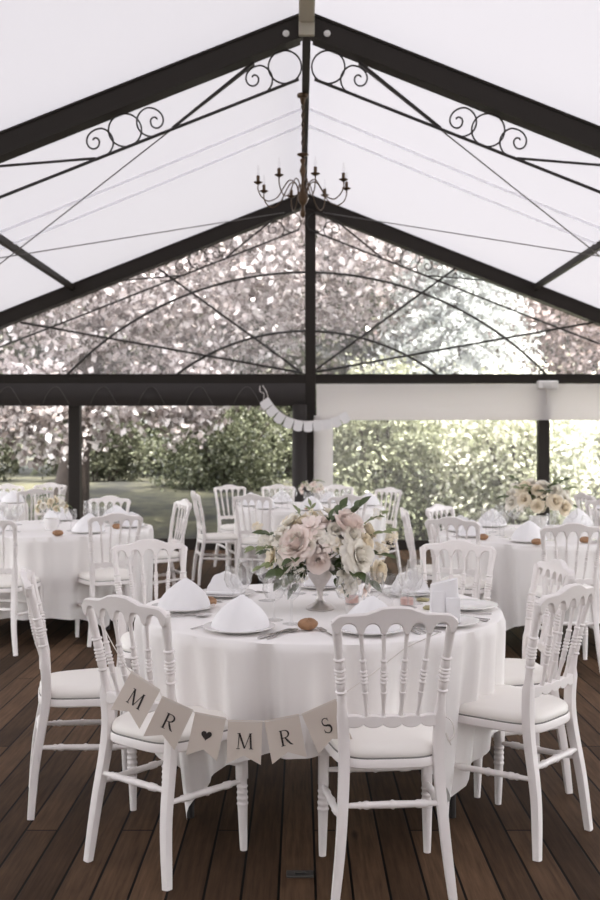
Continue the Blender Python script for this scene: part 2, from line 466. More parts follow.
# scrollwork of the frames
def spiral(cx, cz, r0, turns, a0, dirn, n=60):
    pts = []
    for i in range(n + 1):
        t = i / n; r = r0 * (1 - t) ** .8 * .86 + r0 * .14
        a = a0 + dirn * turns * 2 * PI * t
        pts.append((cx + r * math.cos(a), cz + r * math.sin(a)))
    return pts
def scroll_truss(y, side, name_lbl):
    root = empty('scroll_truss', (0, y, 0))
    off = .335
    hb = .125    # underside of rafter below rz_
    def P(x, t):   # t = 0 at rafter underside, 1 at chord
        return (side * x, 0, rz_(x) - hb - t * (off - hb + .06))
    ch = MB(); ch.tube([P(.06, 1), P(2.9, 1), P(4.6, .95)], .012, 8); obj('lower_chord', ch, M['iron'], root)
    h = off - hb + .06
    for (cx, kind, fl) in ((.165, 'ring', 0), (.370, 'scroll', 1), (1.18, 'scroll', -1), (1.38, 'ring', 0), (1.58, 'scroll', 1)):
        m = MB()
        cz = rz_(cx) - hb - h / 2
        r = h / 2 * (.93 if kind == 'ring' else .82)
        if kind == 'ring':
            m.tube([(side * (cx + r * math.cos(a)), 0, cz + r * math.sin(a)) for a in [2 * PI * i / 40 for i in range(40)]], .007, 6, closed=True)
            obj('scroll_ring', m, M['iron'], root)
        else:
            # starts on the chord, rises beside the ring, rolls over the top and curls in
            cz = rz_(cx) - hb - h + r * 1.04 + .004; pts = []; n = 90; sg = 1 if fl < 0 else -1
            tot = math.radians(90 + 180 + 330)
            for i in range(n + 1):
                a = -math.radians(92) + tot * i / n
                u = max(0, (a - math.radians(80)) / (tot - math.radians(205)))
                rr = r * (1 - .86 * u ** .75)
                ox = -r * .30 * min(1, u * 1.6); oz = r * .12 * min(1, u * 1.6)
                pts.append((cx + sg * (rr * math.cos(a) + ox), cz + rr * math.sin(a) + oz))
            m.tube([(side * px, 0, pz) for px, pz in pts], .007, 6)
            obj('scroll', m, M['iron'], root)
    m = MB(); m.tube([P(.40, 0.02), P(1.02, .97)], .012, 8); obj('web_rod', m, M['iron'], root)
    m = MB(); m.tube([P(1.60, .97), P(2.35, .1)], .010, 8); obj('web_rod', m, M['iron'], root)
    tag(root, name_lbl, 'scrollwork', 'wrought iron scroll trusses under the rafters')
for sd in (-1, 1):
    scroll_truss(D1, sd, 'black wrought iron scrollwork truss under the nearer %s rafter against white roof' % ('left' if sd < 0 else 'right'))
    scroll_truss(D2 - .10, sd, 'black wrought iron scrollwork truss under the far gable\'s %s rafter against the trees' % ('left' if sd < 0 else 'right'))
# cables of the roof plane
for sd in (-1, 1):
    s = 'left' if sd < 0 else 'right'
    m = MB(); m.tube([(sd * .40, D1 + .08, rz_(.40) - .12), (sd * 5.8, D2 - .1, rz_(5.8) - .02)], .006, 6)
    tag(obj('bracing_cable', m, M['cable']), 'thin bracing cable falling steeply from near the ridge towards the %s' % s, 'cable', 'roof bracing cables')
    m = MB(); m.tube([(sd * 5.8, D1 + .08, rz_(5.8) - .02), (sd * .25, D2 - .1, rz_(.25) - .10)], .006, 6)
    tag(obj('bracing_cable', m, M['cable']), 'thin bracing cable sloping gently across the %s roof slope up to the far apex' % s, 'cable', 'roof bracing cables')

# dark rolled valance on the left, with looped welts
def wavy_strip(x0, x1, z0, z1, y, amp, fr, nx=120, nz=8, th=.03, bulge=.04):
    m = MB(); rows = []
    for i in range(nx + 1):
        x = x0 + (x1 - x0) * i / nx
        row = []
        sec = []
        for j in range(nz + 1):
            t = j / nz; z = z0 + (z1 - z0) * t
            yy = y - bulge * math.sin(PI * t) + amp * math.sin(x * fr + 1.7 * math.sin(x * 1.3)) * (1 - t)
            sec.append((x, yy, z))
        back = [(p[0], p[1] + th, p[2]) for p in reversed(sec)]
        rows.append(sec + back)
    m.grid(rows, cv=True)
    n = len(rows[0])
    m.f.append(tuple(range(n))); m.f.append(tuple(len(m.v) - n + k for k in reversed(range(n))))
    return m
YV = D2 - .11
m = wavy_strip(-HW, .02, 1.885, 2.18, YV, .004, 5, bulge=.05)
v = tag(obj('rolled_blind', m, M['valance_d']), 'long dark rolled canvas blind under the gable beam, left half', 'blind')
x = -5.7
while x < -.4:
    m = MB(); w = .17
    pts = [(x - w + 2 * w * t, YV - .012 - .05 * math.sin(PI * (1 - t * 0)) * 0 - .052 * math.sin(PI * (.1 + .8 * (math.sin(PI * t)))) , 1.91 + .22 * math.sin(PI * t)) for t in [i / 16 for i in range(17)]]
    m.tube(pts, .006, 6); obj('looped_strap', m, M['stitch'], v)
    x += .62
m = MB(); 
m.tube([(-.055, D2 - .13, 0.02), (-.055, D2 - .13, 1.0), (-.055, D2 - .13, 1.90)], [.095, .10, .095], 16)
tag(obj('gathered_blind', m, M['valance_d']), 'dark canvas side curtain rolled up tight against the middle post', 'blind')
# white valance and drop on the right
m = wavy_strip(.165, HW, 1.70, 2.17, YV, .008, 7, bulge=.02)
v = tag(obj('valance', m, M['valance_w']), 'wide white canvas valance under the gable beam, right half', 'valance')
m = wavy_strip(.13, .38, .02, 1.76, YV + .03, .012, 30, nx=20, nz=20, bulge=.01)
tag(obj('side_curtain', m, M['valance_w']), 'narrow white canvas curtain hanging beside the middle post', 'curtain')
m = MB(); m.box(3.03, 3.30, D2 - .17, D2 - .08, 2.10, 2.21, .012); m.box(3.10, 3.22, D2 - .18, D2 - .17, 2.13, 2.18, .004)
tag(obj('white_clip', m, M['whiteplastic']), 'white plastic clip box on the gable beam above the right post', 'clip')
m = MB(); m.tube([(3.14, YV - .035, 2.14), (3.15, YV - .037, 1.98), (3.145, YV - .034, 1.90)], .004, 6)
tag(obj('cord', m, M['string']), 'thin cord hanging from the white clip on the gable beam', 'cord')

for o in list(bpy.data.objects):
    if o.parent is None and not o.name.startswith('ground'): o.location.x += .05
# ------------------------------------------------------------------ chair
def prof_interp(tab, z):
    zs = [a for a, _ in tab]; rs = [b for _, b in tab]
    return float(np.interp(z, zs, rs))
def smooth_curve(keys, z):
    zs = [k[0] for k in keys]
    v = []
    pts = catmull([(k[1], k[2], k[0]) for k in keys], 12)
    zz = [p.z for p in pts]
    return (float(np.interp(z, zz, [p.x for p in pts])), float(np.interp(z, zz, [p.y for p in pts])))
RING = .705
def turned(z, base, zc=RING, k=1.0):
    """turned bulbs and rings about zc"""
    d = z - zc
    r = base
    for c, rr, hw in ((-.053, .42, .0045), (.053, .42, .0045), (-.018, .45, .0042), (-.006, .45, .0042), (.006, .45, .0042), (.018, .45, .0042)):
        if abs(d - c) < hw: r = max(r, base * (1 + rr * k * math.cos((d - c) / hw * PI / 2) ** .5))
    for c in (-.033, .033):
        if abs(d - c) < .017: r = max(r, base * (1 + .22 * k * math.cos((d - c) / .017 * PI / 2)))
    return r
def zs_dense(z0, z1, a, b, coarse=.03, fine=.0018):
    out = []; z = z0
    while z < z1 - 1e-6:
        out.append(z); z += fine if a < z < b else coarse
    out.append(z1); return out

def back_leg(s):
    keys = [(0, .186, -.228), (.20, .164, -.210), (.42, .150, -.174), (.56, .154, -.174), (.72, .166, -.196), (.897, .183, -.236)]
    zs = zs_dense(0, .887, .63, .78)
    pts = []; rad = []; pw = []
    for z in zs:
        x, y = smooth_curve(keys, z)
        pts.append((s * x, y, z))
        if z < .60: r = float(np.interp(z, [0, .1, .42, .58, .60], [.0135, .0155, .0185, .0185, .017])); pw.append(5)
        else: r = turned(z, float(np.interp(z, [.6, .65, .78, .88], [.0155, .013, .0135, .0165])), k=1.0); pw.append(2)
        rad.append(r)
    m = MB(); m.tube(pts, rad, 12, pw); return m
def front_leg(s):
    zs = zs_dense(0, .418, .13, .25)
    pts = []; rad = []; pw = []
    for z in zs:
        pts.append((s * (.180 + .004 * (1 - z / .4)), .148 + .010 * (1 - z / .4), z))
        r = float(np.interp(z, [0, .02, .16, .22, .25, .40], [.0125, .0135, .018, .017, .0185, .0185]))
        for c, hw in ((.165, .006), (.185, .008), (.205, .006), (.225, .006)):
            if abs(z - c) < hw: r *= 1 + .15 * math.cos((z - c) / hw * PI / 2)
        rad.append(r); pw.append(4 if z > .25 else 2)
    m = MB(); m.tube(pts, rad, 12, pw); return m
def crest_y(x): return -.236 - .016 * (1 - (x / .19) ** 2)
def crest():
    m = MB(); rows = []
    edges = [-.183, -.107, -.036, .036, .107, .183]
    xs = []
    for i in range(5): xs += list(np.linspace(edges[i], edges[i + 1], 17)[:-1])
    xs = [-.198, -.194, -.189] + xs + [.183, .189, .194, .198]
    for x in xs:
        ax = abs(x)
        top = .903 + .012 * (1 - min(1, ax / .19)) + .016 * (1 / (1 + math.exp((ax - .062) / .007))) + .004 * math.exp(-((ax - .075) / .01) ** 2)
        if ax > .16: top -= .024 * ((ax - .16) / .038) ** 2.4
        bot = .840
        for i in range(5):
            a, b = edges[i], edges[i + 1]
            if a <= x <= b:
                u = (x - (a + b) / 2) / ((b - a) / 2)
                uu = min(1, abs(u) / .76)
                bot = .840 + .036 * math.sqrt(max(0, 1 - uu ** 2.2))
        if ax > .183: bot = .840 + .03 * ((ax - .183) / .015) ** 2
        y = crest_y(x); h = .0125; b = .005
        lean = -.15
        def q(dy, z): return (x, y + dy + (z - .87) * lean, z)
        rows.append([q(-h, bot + b), q(-h + b, bot), q(h - b, bot), q(h, bot + b), q(h, top - b), q(h - b, top), q(-h + b, top), q(-h, top - b)])
    m.grid(rows, cv=True)
    m.f.append(tuple(range(8))[::-1]); n = len(m.v); m.f.append(tuple(range(n - 8, n)))
    return m
def lower_rail():
    m = MB(); rows = []
    for x in np.linspace(-.152, .152, 71):
        u = (x + .152) / .304 * 5
        lobe = abs(math.sin(PI * u)) 
        top = .574 + .005 * lobe
        bot = .551 - .012 * lobe ** .7
        th = .012
        y = -.176 - .010 * (1 - (x / .15) ** 2)
        rows.append([(x, y - th, bot + .003), (x, y - th + .003, bot), (x, y + th - .003, bot), (x, y + th, bot + .003),
                     (x, y + th, top - .003), (x, y + th - .003, top), (x, y - th + .003, top), (x, y - th, top - .003)])
    m.grid(rows, cv=True)
    m.f.append(tuple(range(8))[::-1]); n = len(m.v); m.f.append(tuple(range(n - 8, n)))
    return m
def spindle(xt, xb):
    zs = zs_dense(.565, .853, .64, .77)
    pts = []; rad = []
    for z in zs:
        t = (z - .565) / .288
        x = xb + (xt - xb) * t
        y = (-.184) + (crest_y(xt) + .004 - (-.184)) * t - .004 * math.sin(PI * t)
        r = float(np.interp(z, [.565, .58, .63, .66, .75, .79, .853], [.0095, .0055, .0072, .0078, .0078, .0062, .0075]))
        pts.append((x, y, z)); rad.append(turned(z, r, k=1.25))
    m = MB(); m.tube(pts, rad, 10); return m
def stretcher(a, b, r=.0105):
    a = Vector(a); b = Vector(b); pts = []; rad = []
    for i in range(41):
        t = i / 40; pts.append(a.lerp(b, t))
        q = r * (.72 + .42 * math.sin(PI * t))
        for c in (.18, .24, .76, .82, .5):
            if abs(t - c) < .02: q *= 1.3
        rad.append(q)
    m = MB(); m.tube(pts, rad, 10); return m
def seat_outline(k=1.0, n=48):
    # half trapezoid, rounded front
    pts = []
    for i in range(n):
        a = 2 * PI * i / n
        c, s = math.cos(a), math.sin(a)
        e = 2 / 4.2
        x = math.copysign(abs(c) ** e, c); y = math.copysign(abs(s) ** e, s)
        wy = y * .196 - .014
        hw = .188 + .028 * (y)
        pts.append((x * hw * k, (wy + (.022 * (1 - x * x) if y > 0 else 0)) * k + .008))
    return pts
def seat_frame():
    m = MB(); o_ = seat_outline(1.0); i_ = seat_outline(.80)
    def ring(o, z): return [(x, y, z + .018) for x, y in o]
    o2 = seat_outline(.985)
    rows = [ring(i_, .396), ring(o2, .394), ring(o_, .398), ring(o_, .418), ring(o2, .424), ring(i_, .424)]
    m.grid(rows, cu=True, cv=True); return m
def cushion():
    m = MB(); rows = []
    for k, z in ((.90, .420), (.955, .422), (.975, .432), (.975, .442), (.95, .454), (.88, .463), (.7, .470), (.4, .475), (.08, .476)):
        rows.append([(x, y, z + .018) for x, y in seat_outline(k)])
    m.grid(rows, cv=True)
    n = len(m.v); m.f.append(tuple(range(n - 48, n))); m.f.append(tuple(range(47, -1, -1)))
    return m
def cushion_welt():
    m = MB(); m.tube([(x, y, .4435) for x, y in seat_outline(.965)], .0035, 6, closed=True); return m

def make_chair():
    root = empty('banquet_chair')
    obj('seat_frame', seat_frame(), M['chair'], root)
    cu = obj('seat_cushion', cushion(), M['cushion'], root, label='padded white seat cushion', smooth=50)
    obj('piping', cushion_welt(), M['piping'], cu)
    for s in (-1, 1):
        obj('back_leg', back_leg(s), M['chair'], root, smooth=50)
        obj('front_leg', front_leg(s), M['chair'], root, smooth=50)
    obj('crest_rail', crest(), M['chair'], root, smooth=40)
    obj('lower_rail', lower_rail(), M['chair'], root, smooth=28)
    for xt, xb in ((-.107, -.080), (-.036, -.027), (.036, .027), (.107, .080)):
        obj('spindle', spindle(xt, xb), M['chair'], root, smooth=50)
    obj('stretcher', stretcher((-.158, -.196, .30), (.158, -.196, .30)), M['chair'], root, smooth=50)
    obj('stretcher', stretcher((-.18, .150, .30), (.18, .150, .30)), M['chair'], root, smooth=50)
    for s in (-1, 1):
        obj('stretcher', stretcher((s * .166, -.200, .265), (s * .182, .152, .245)), M['chair'], root, smooth=50)
    return root
proto = make_chair(); used = [False]
def place_chair(x, y, fx, fy, label, group, k=1.0):
    y *= KD; fx *= KD; l = math.hypot(fx, fy); fx /= l; fy /= l
    o = proto if not used[0] else copy_tree(proto)
    used[0] = True
    o.location = (x + fx * .228, y + fy * .228, 0); o.rotation_euler = (0, 0, math.atan2(-fx, fy))
    o.scale = (k, k, k)
    tag(o, label, 'chair', group)
    return o
G1 = 'white spindle back chairs around the foreground table'
G2 = 'white chairs around the left rear table'
G3 = 'white chairs around the middle rear table'
G4 = 'white chairs around the right rear table'
G5 = 'white chairs at the distant side tables'
CH = [
 (-.575, 4.14, .677, .736, 'white chair turned at an angle with the first pennants hanging across its back', G1, 1.0),
 (.292, 3.87, -.10, 1, 'white spindle-back chair seen square from behind, front right of the table, the nearest chair', G1),
 (.94, 4.45, -.8, .6, 'white chair on the right facing left with its whole padded seat in view', G1, 1.0),
 (1.075, 5.33, -1, -.10, 'white chair half hidden behind the right foreground chair, only back and seat edge showing', G1),
 (-1.068, 4.97, .98, .2, 'white chair at the left of the front table seen side-on with a white padded seat', G1, 1.0),
 (-.77, 6.40, .40, -.91, 'white chair behind the left-hand napkins of the front table, facing the camera', G1),
 (.80, 6.36, -.45, -.89, 'white chair behind the upright napkin at the right of the front table', G1),
 (-1.30, 8.80, -.50, .86, 'white chair, back to camera, at the right side of the left rear table', G2),
 (-2.08, 8.38, .22, .97, 'white chair cut off by the left edge of the photo, back to the camera', G2),
 (-1.02, 10.8, -.93, -.36, 'tall-looking white chair seen side-on between the left and middle rear tables', G2),
 (-1.74, 11.4, -.1, -1, 'white chair on the far side of the left rear table, above its napkins', G2),
 (-1.05, 12.6, .92, .2, 'white chair at the left end of the middle rear table seen three-quarter from its back', G3),
 (-.80, 14.3, .5, -.86, 'white chair facing the camera just left of the middle rear table', G3),
 (-.45, 11.85, .35, .93, 'white chair with its back to the camera in front of the middle rear table, left', G3),
 (-.25, 14.4, .1, -1, 'white chair beyond the middle rear table directly in front of the dark middle post', G3),
 (.42, 14.3, -.1, -1, 'white chair beyond the middle rear table at the foot of the white side curtain', G3),
 (.95, 13.5, -.8, -.55, 'white chair at the far right of the middle rear table, above the tall flowers', G3),
 (.45, 11.8, -.3, .95, 'white chair with its back to the camera behind the foreground roses', G3),
 (.80, 9.45, 1, -.12, 'narrow side-on white chair just right of the foreground bouquet, facing right', G4),
 (1.12, 9.95, .75, -.5, 'white chair at the back left of the right rear table, below the green hedge', G4),
 (1.02, 8.35, .62, .78, 'white chair at the front left of the right rear table, back to the camera', G4),
 (1.68, 7.72, .02, 1, 'white chair seen square from behind in front of the right rear table bouquet', G4),
 (-2.98, 14.9, .0, -1, 'small distant white chair facing the camera at the far left, left of the gable post', G5),
 (-2.80, 13.2, -.6, .8, 'small distant white chair in front of another, left of the gable post', G5),
 (-2.66, 14.0, -1, -.1, 'distant white chair seen edge-on right beside the left gable post', G5),
 (-3.40, 14.5, .1, -.95, 'distant white chair cut by the left edge of the photo', G5),
 (2.78, 12.2, .9, .15, 'distant white chair right of the flower bouquet below the bright hedge', G5),
 (2.68, 10.9, .7, .7, 'white chair back cut by the right edge of the photo, behind the right rear table', G5),
]
for c in CH: place_chair(*c)

# ------------------------------------------------------------------ tables
def make_table():
    root = empty('banquet_table')
    m = MB(); m.lathe([(0, .72), (.73, .72), (.735, .725), (.735, .738), (.73, .742), (0, .742)], 48)
    obj('tabletop', m, M['frame'], root)
    for sx, sy in ((-1, -1), (-1, 1), (1, -1), (1, 1)):
        m = MB(); m.tube([(sx * .50, sy * .30, 0), (sx * .50, sy * .30, .72)], .016, 10); obj('leg', m, M['iron'], root)
    for sx in (-1, 1):
        m = MB(); m.tube([(sx * .50, -.30, .18), (sx * .50, .30, .18)], .011, 8); obj('stretcher', m, M['iron'], root)
    return root
def cloth(R, hem_mid, hem_tip, seed, rot=0.0):
    r_ = random.Random(seed)
    ph = [r_.random() * 6.28 for _ in range(6)]
    m = MB(); rows = []
    n = 288
    A = [2 * PI * i / n for i in range(n)]
    def ring(fn): rows.append([fn(a) for a in A])
    z = .750
    for rr in (.02, .3, .6, .9, .975): ring(lambda a: (R * rr * math.cos(a), R * rr * math.sin(a), z))
    ring(lambda a: (R * .995 * math.cos(a), R * .995 * math.sin(a), z - .004))
    def fold(a):
        f = .5 * math.sin(19 * a + ph[0] + 1.2 * math.sin(2 * a + ph[1])) + .33 * math.sin(31 * a + ph[2] + math.sin(3 * a + ph[3])) + .17 * math.sin(47 * a + ph[4])
        return f
    def tip(a):
        u = abs(math.cos(2 * (a - rot - PI / 4)))  # 1 at corners
        return max(0, math.cos(4 * (a - rot - PI / 4)) * .5 + .5)
    for k in range(1, 19):
        t = k / 18
        def fn(a, t=t):
            q = ((1 / max(abs(math.cos(a - rot)), abs(math.sin(a - rot))) - 1) / .41421) ** 1.5
            hem = hem_mid + (hem_tip - hem_mid) * q
            zz = z - .012 - t * (z - .012 - hem)
            am = .004 + .064 * t ** .6
            f_ = fold(a); rr = R + .004 + am * (math.copysign(abs(f_) ** .8, f_) * .75 - .1) - .03 * t - .05 * q * t * t
            return (rr * math.cos(a), rr * math.sin(a), zz)
        ring(fn)
    m.grid(rows, cv=True)
    m.f.append(tuple(range(n - 1, -1, -1)))
    return m
TC = (.08, 4.12); R0 = .745
TABLES = [
 ('front', TC, R0, .36, .06, 1, 'white cloth with hanging corners draped over the round foreground table'),
 ('left', (-1.96, 7.90), .79, .16, .05, 2, 'white floor-length cloth on the round table at the left rear'),
 ('middle', (.10, 10.38), .78, .2, .06, 3, 'white cloth on the small-looking round table at middle rear, behind the roses'),
 ('right', (1.86, 7.34), .84, .24, .08, 4, 'white cloth on the round table at right rear carrying the cream bouquet'),
 ('farleft', (-3.75, 10.8), .78, .2, .06, 5, 'white cloth on the distant round table at the far left edge'),
 ('farright', (3.62, 9.75), .78, .2, .06, 6, 'white cloth on the distant round table at the far right edge'),
]
TL = {'front': 'folding round table with black legs under the foreground cloth', 'left': 'round table hidden under the left rear cloth',
      'middle': 'round table hidden under the middle rear cloth', 'right': 'round table hidden under the right rear cloth',
      'farleft': 'round table hidden under the distant far left cloth', 'farright': 'round table hidden under the distant far right cloth'}
tproto = make_table(); first = True
for key, c, R, hm, ht, sd, lb in TABLES:
    t = tproto if first else copy_tree(tproto); first = False
    t.location = (c[0], c[1], 0); tag(t, TL[key], 'table', 'round banquet tables')
    o = obj('tablecloth', cloth(R, hm, ht, sd), M['cloth'], smooth=75); o.location = (c[0], c[1], 0)
    tag(o, lb, 'tablecloth', 'white round tablecloths')

# ------------------------------------------------------------------ tableware (meshes shared)
ZT = .7515
def mesh_of(fn, name, mat, smooth=40):
    m = MB(); fn(m); return m.mesh(name, M[mat], smooth)
plate_me = mesh_of(lambda m: m.lathe([(0, 0), (.075, 0), (.08, .004), (.128, .014), (.131, .017), (.127, .018), (.085, .009), (.078, .007), (0, .006)], 40), 'plate', 'china')
side_me = mesh_of(lambda m: m.lathe([(0, 0), (.045, 0), (.05, .003), (.078, .010), (.076, .012), (.048, .006), (0, .005)], 32), 'side_plate', 'china')

def napkin_cone():
    m = MB(); rows = []
    n = 40; H = .118
    for j in range(12):
        t = j / 11; row = []
        for i in range(n):
            a = 2 * PI * i / n
            r = .100 * (1 - t ** 1.8) ** .9 * (1 + .05 * math.sin(3 * a + 1) * (1 - t) + .045 * abs(math.sin(3.5 * a + 2 * t))) + .004
            x = r * math.cos(a); y = r * math.sin(a) * .72
            if abs(a - PI * 1.5) < .5: y -= .010 * (1 - t)         # front fold overlap
            row.append((x + .01 * t, y + .015 * t, .0 + H * t))
        rows.append(row)
    m.grid(rows, cv=True)
    m.f.append(tuple(range(n - 1, -1, -1))); k = len(m.v); m.f.append(tuple(range(k - n, k)))
    # overlapping hem ply at the foot
    rows = []
    for i in range(25):
        a = PI + PI * i / 24
        row = []
        for t, z in ((1.06, 0.001), (1.05, .012), (.98, .016), (.93, .014)):
            row.append((.094 * t * math.cos(a), .094 * t * math.sin(a) * .74, z))
        rows.append(row)
    m.grid(rows)
    return m
def napkin_fan():
    m = MB(); n = 36
    rows = []
    for j in range(10):
        t = j / 9
        row = []
        for i in range(n + 1):
            a = PI * i / n
            r = .078 * (1 + .035 * math.sin(9 * a))
            x = r * math.cos(a) * (.45 + .55 * 1); z = .012 + r * math.sin(a) * 1.08
            row.append((x * (1 - .12 * abs(t - .5)), (t - .5) * .075 * (1 - .6 * math.sin(a)), z))
        rows.append(row)
    m.grid(rows)
    m.f.append(tuple(range(n + 1))); k = len(m.v); m.f.append(tuple(reversed(range(k - n - 1, k))))
    m.box(-.08, .08, -.045, .045, 0, .014, .004)
    return m
def napkin_book():
    m = MB(); rows = []
    n = 30
    for j in range(8):
        t = j / 7; row = []
        for i in range(n):
            a = 2 * PI * i / n; e = .55
            c, s = math.cos(a), math.sin(a)
            x = math.copysign(abs(c) ** e, c) * .056 * (1 - .10 * t); y = math.copysign(abs(s) ** e, s) * .030 * (1 - .3 * t) + .012 * t
            z = .150 * t + (.012 * x / .05 * t)
            row.append((x, y, z))
        rows.append(row)
    m.grid(rows, cv=True)
    m.f.append(tuple(range(n - 1, -1, -1))); k = len(m.v); m.f.append(tuple(range(k - n, k)))
    m.box(-.054, -.002, -.036, -.028, 0.002, .12, .002)
    m.box(.0, .054, -.040, -.030, 0.002, .095, .002)
    return m
nap_me = {'cone': napkin_cone().mesh('napkin', M['napkin'], 60), 'fan': napkin_fan().mesh('napkin', M['napkin'], 50), 'book': napkin_book().mesh('napkin', M['napkin'], 50)}
def glass_prof(h, rb, rr, foot=.034, stem=.45):
    s = h * stem
    return [(0, 0), (foot, 0), (foot, .002), (.008, .006), (.0042, .015), (.0042, s), (.010, s + .008), (rb * .7, s + (h - s) * .22),
            (rb, s + (h - s) * .5), (rr, h), (rr - .0015, h), (rb - .0018, s + (h - s) * .5), (rb * .68, s + (h - s) * .24), (0, s + .011)]
wine_me = mesh_of(lambda m: m.lathe(glass_prof(.185, .038, .031), 28), 'wine_glass', 'glass', 60)
water_me = mesh_of(lambda m: m.lathe(glass_prof(.165, .045, .038, .036, .40), 28), 'water_glass', 'glass', 60)
def roll_(m):
    rows = []
    for j in range(9):
        t = j / 8; ph = PI * t
        row = [(.040 * math.sin(ph) * math.cos(2 * PI * i / 20) * (1 + .06 * math.sin(3 * 2 * PI * i / 20) + .05 * math.sin(2 * PI * i / 20 * 5 + j)), .033 * math.sin(ph) * math.sin(2 * PI * i / 20), .022 - .022 * math.cos(ph) - (.007 if (j >= 6 and i in (4, 5, 14, 15)) else 0)) for i in range(20)]
        rows.append(row)
    m.grid(rows, cv=True); m.f.append(tuple(range(19, -1, -1))); k = len(m.v); m.f.append(tuple(range(k - 20, k)))
roll_me = mesh_of(roll_, 'bread_roll', 'bread', 60)
def knife_(m):
    m.box(-.0075, .0075, 0, .10, 0, .006, .002); m.add([(-.009, .10, .002), (.010, .10, .002), (.010, .19, .002), (.002, .215, .002), (-.008, .20, .002),
           (-.009, .10, .0035), (.010, .10, .0035), (.010, .19, .0035), (.002, .215, .0035), (-.008, .20, .0035)],
          [(4, 3, 2, 1, 0), (5, 6, 7, 8, 9), (0, 1, 6, 5), (1, 2, 7, 6), (2, 3, 8, 7), (3, 4, 9, 8), (4, 0, 5, 9)])
def fork_(m):
    m.tube([(0, 0, .003), (0, .06, .003), (0, .13, .004)], [.005, .004, .003], 8, flat=.5)
    m.box(-.011, .011, .128, .155, .003, .0055, .001)
    for k in range(4): m.box(-.011 + k * .0062, -.0078 + k * .0062, .152, .198, .003, .005)
def spoon_(m):
    m.tube([(0, 0, .003), (0, .06, .003), (0, .14, .004)], [.005, .004, .003], 8, flat=.5)
    m.lathe([(0, 0), (.012, .001), (.019, .005), (.0175, .005), (.011, .002), (0, .0015)], 18, (0, .165, .002), 1, 1.5)
knife_me = mesh_of(knife_, 'table_knife', 'steel'); fork_me = mesh_of(fork_, 'fork', 'steel'); spoon_me = mesh_of(spoon_, 'spoon', 'steel')
def votive_():
    root = empty('votive_candle')
    m = MB(); m.lathe([(0, 0), (.026, 0), (.030, .003), (.032, .06), (.0305, .06), (.028, .006), (0, .006)], 24); obj('glass_cup', m, M['glass'], root, smooth=60)
    m = MB(); m.lathe([(0, .007), (.027, .007), (.0285, .034), (.020, .036), (0, .035)], 20); w = obj('wax', m, M['wax'], root, label='pale pink wax')
    m = MB(); m.tube([(0, 0, .034), (.001, 0, .046)], .0012, 6); obj('wick', m, M['ink'], root)
    return root

def put(name, me, x, y, z, rz, label, cat, group):
    o = obj(name, me, None, None, (x, y, z), rz)
    return tag(o, label, cat, group)

# front table settings: (dx, dy, place words, napkin)
SET = [
 (-.30, -.50, 'at front of foreground table left of the bread roll', 'cone'),
 (-.555, -.06, 'at the left edge of the foreground table', 'cone'),
 (-.41, .31, 'at back left of foreground table beyond a bread roll', 'fan'),
 (.17, -.53, 'behind the nearest chair\'s top rail on foreground table', 'cone'),
 (.46, -.38, 'at front right of foreground table beside nearest chair\'s post', 'book'),
 (.60, -.02, 'at the right edge of the foreground table', None),
 (.41, .34, 'at back right of foreground table beyond the pink votive', 'fan'),
 (.02, .56, 'hidden behind the bouquet on the foreground table', 'fan'),
]
tx, ty = TC
for dx, dy, wd, nk in SET:
    x, y = tx + dx, ty + dy
    ang = math.atan2(dy, dx)            # outward direction
    rz = ang + PI / 2                    # local -y points outward
    put('dinner_plate', plate_me, x, y, ZT, 0, 'white round dinner plate ' + wd, 'plate', 'dinner plates on the foreground table')
    if nk:
        nz = {'cone': 'pointed white cone napkin ', 'fan': 'rounded white fan-folded napkin ', 'book': 'tall upright white napkin '}[nk]
        ra = 0 if nk != 'fan' else (rz if abs(dx) < .2 else (.15 if dx > 0 else -.2))
        put('napkin', nap_me[nk], x, y, ZT + .0085, ra, nz + wd, 'napkin', 'folded napkins on the foreground table')
    def loc(u, v):   # u to the diner's right, v inward
        ix, iy = -math.cos(ang), -math.sin(ang)
        rx, ry = iy, -ix
        return x + rx * u + ix * v, y + ry * u + iy * v
    fx, fy = loc(-.155, -.08); put('fork', fork_me, fx, fy, ZT, rz, 'silver fork ' + wd, 'fork', 'forks on the foreground table')
    kx, ky = loc(.150, -.10); put('table_knife', knife_me, kx, ky, ZT, rz, 'silver knife ' + wd, 'knife', 'knives on the foreground table')
    sx, sy = loc(.180, -.09); put('spoon', spoon_me, sx, sy, ZT, rz, 'silver spoon beside knife ' + wd, 'spoon', 'spoons on the foreground table')
    gx, gy = loc(.10, .20); put('wine_glass', wine_me, gx, gy, ZT, 0, 'slim clear wine glass ' + wd, 'glass', 'wine glasses on the foreground table')
    gx, gy = loc(.00, .235); put('water_glass', water_me, gx, gy, ZT, 0, 'wide clear water goblet ' + wd, 'glass', 'water goblets on the foreground table')
def onz(px, py, z=ZT):   # point at height z seen at (px,py)
    d = FPX * (CAM_H - z) / (py - HOR); return (px - 300) / FPX * d, d
for px, py, wd in ((308, 630, 'single round brown bread roll at the front of the foreground table'), (208, 607, 'brown bread roll between the two left napkins of the foreground table')):
    x, y = onz(px, py)
    put('bread_roll', roll_me, x, y, ZT, .6, wd, 'bread', 'bread rolls')
vp = votive_()
x, y = onz(407, 606); vp.location = (x, y, ZT); tag(vp, 'pink wax votive in a clear glass right of the bouquet', 'candle', 'votive candles')
v2 = copy_tree(vp); x, y = onz(352, 604); v2.location = (x, y, ZT); tag(v2, 'pink wax votive in a clear glass close under the bouquet', 'candle', 'votive candles')
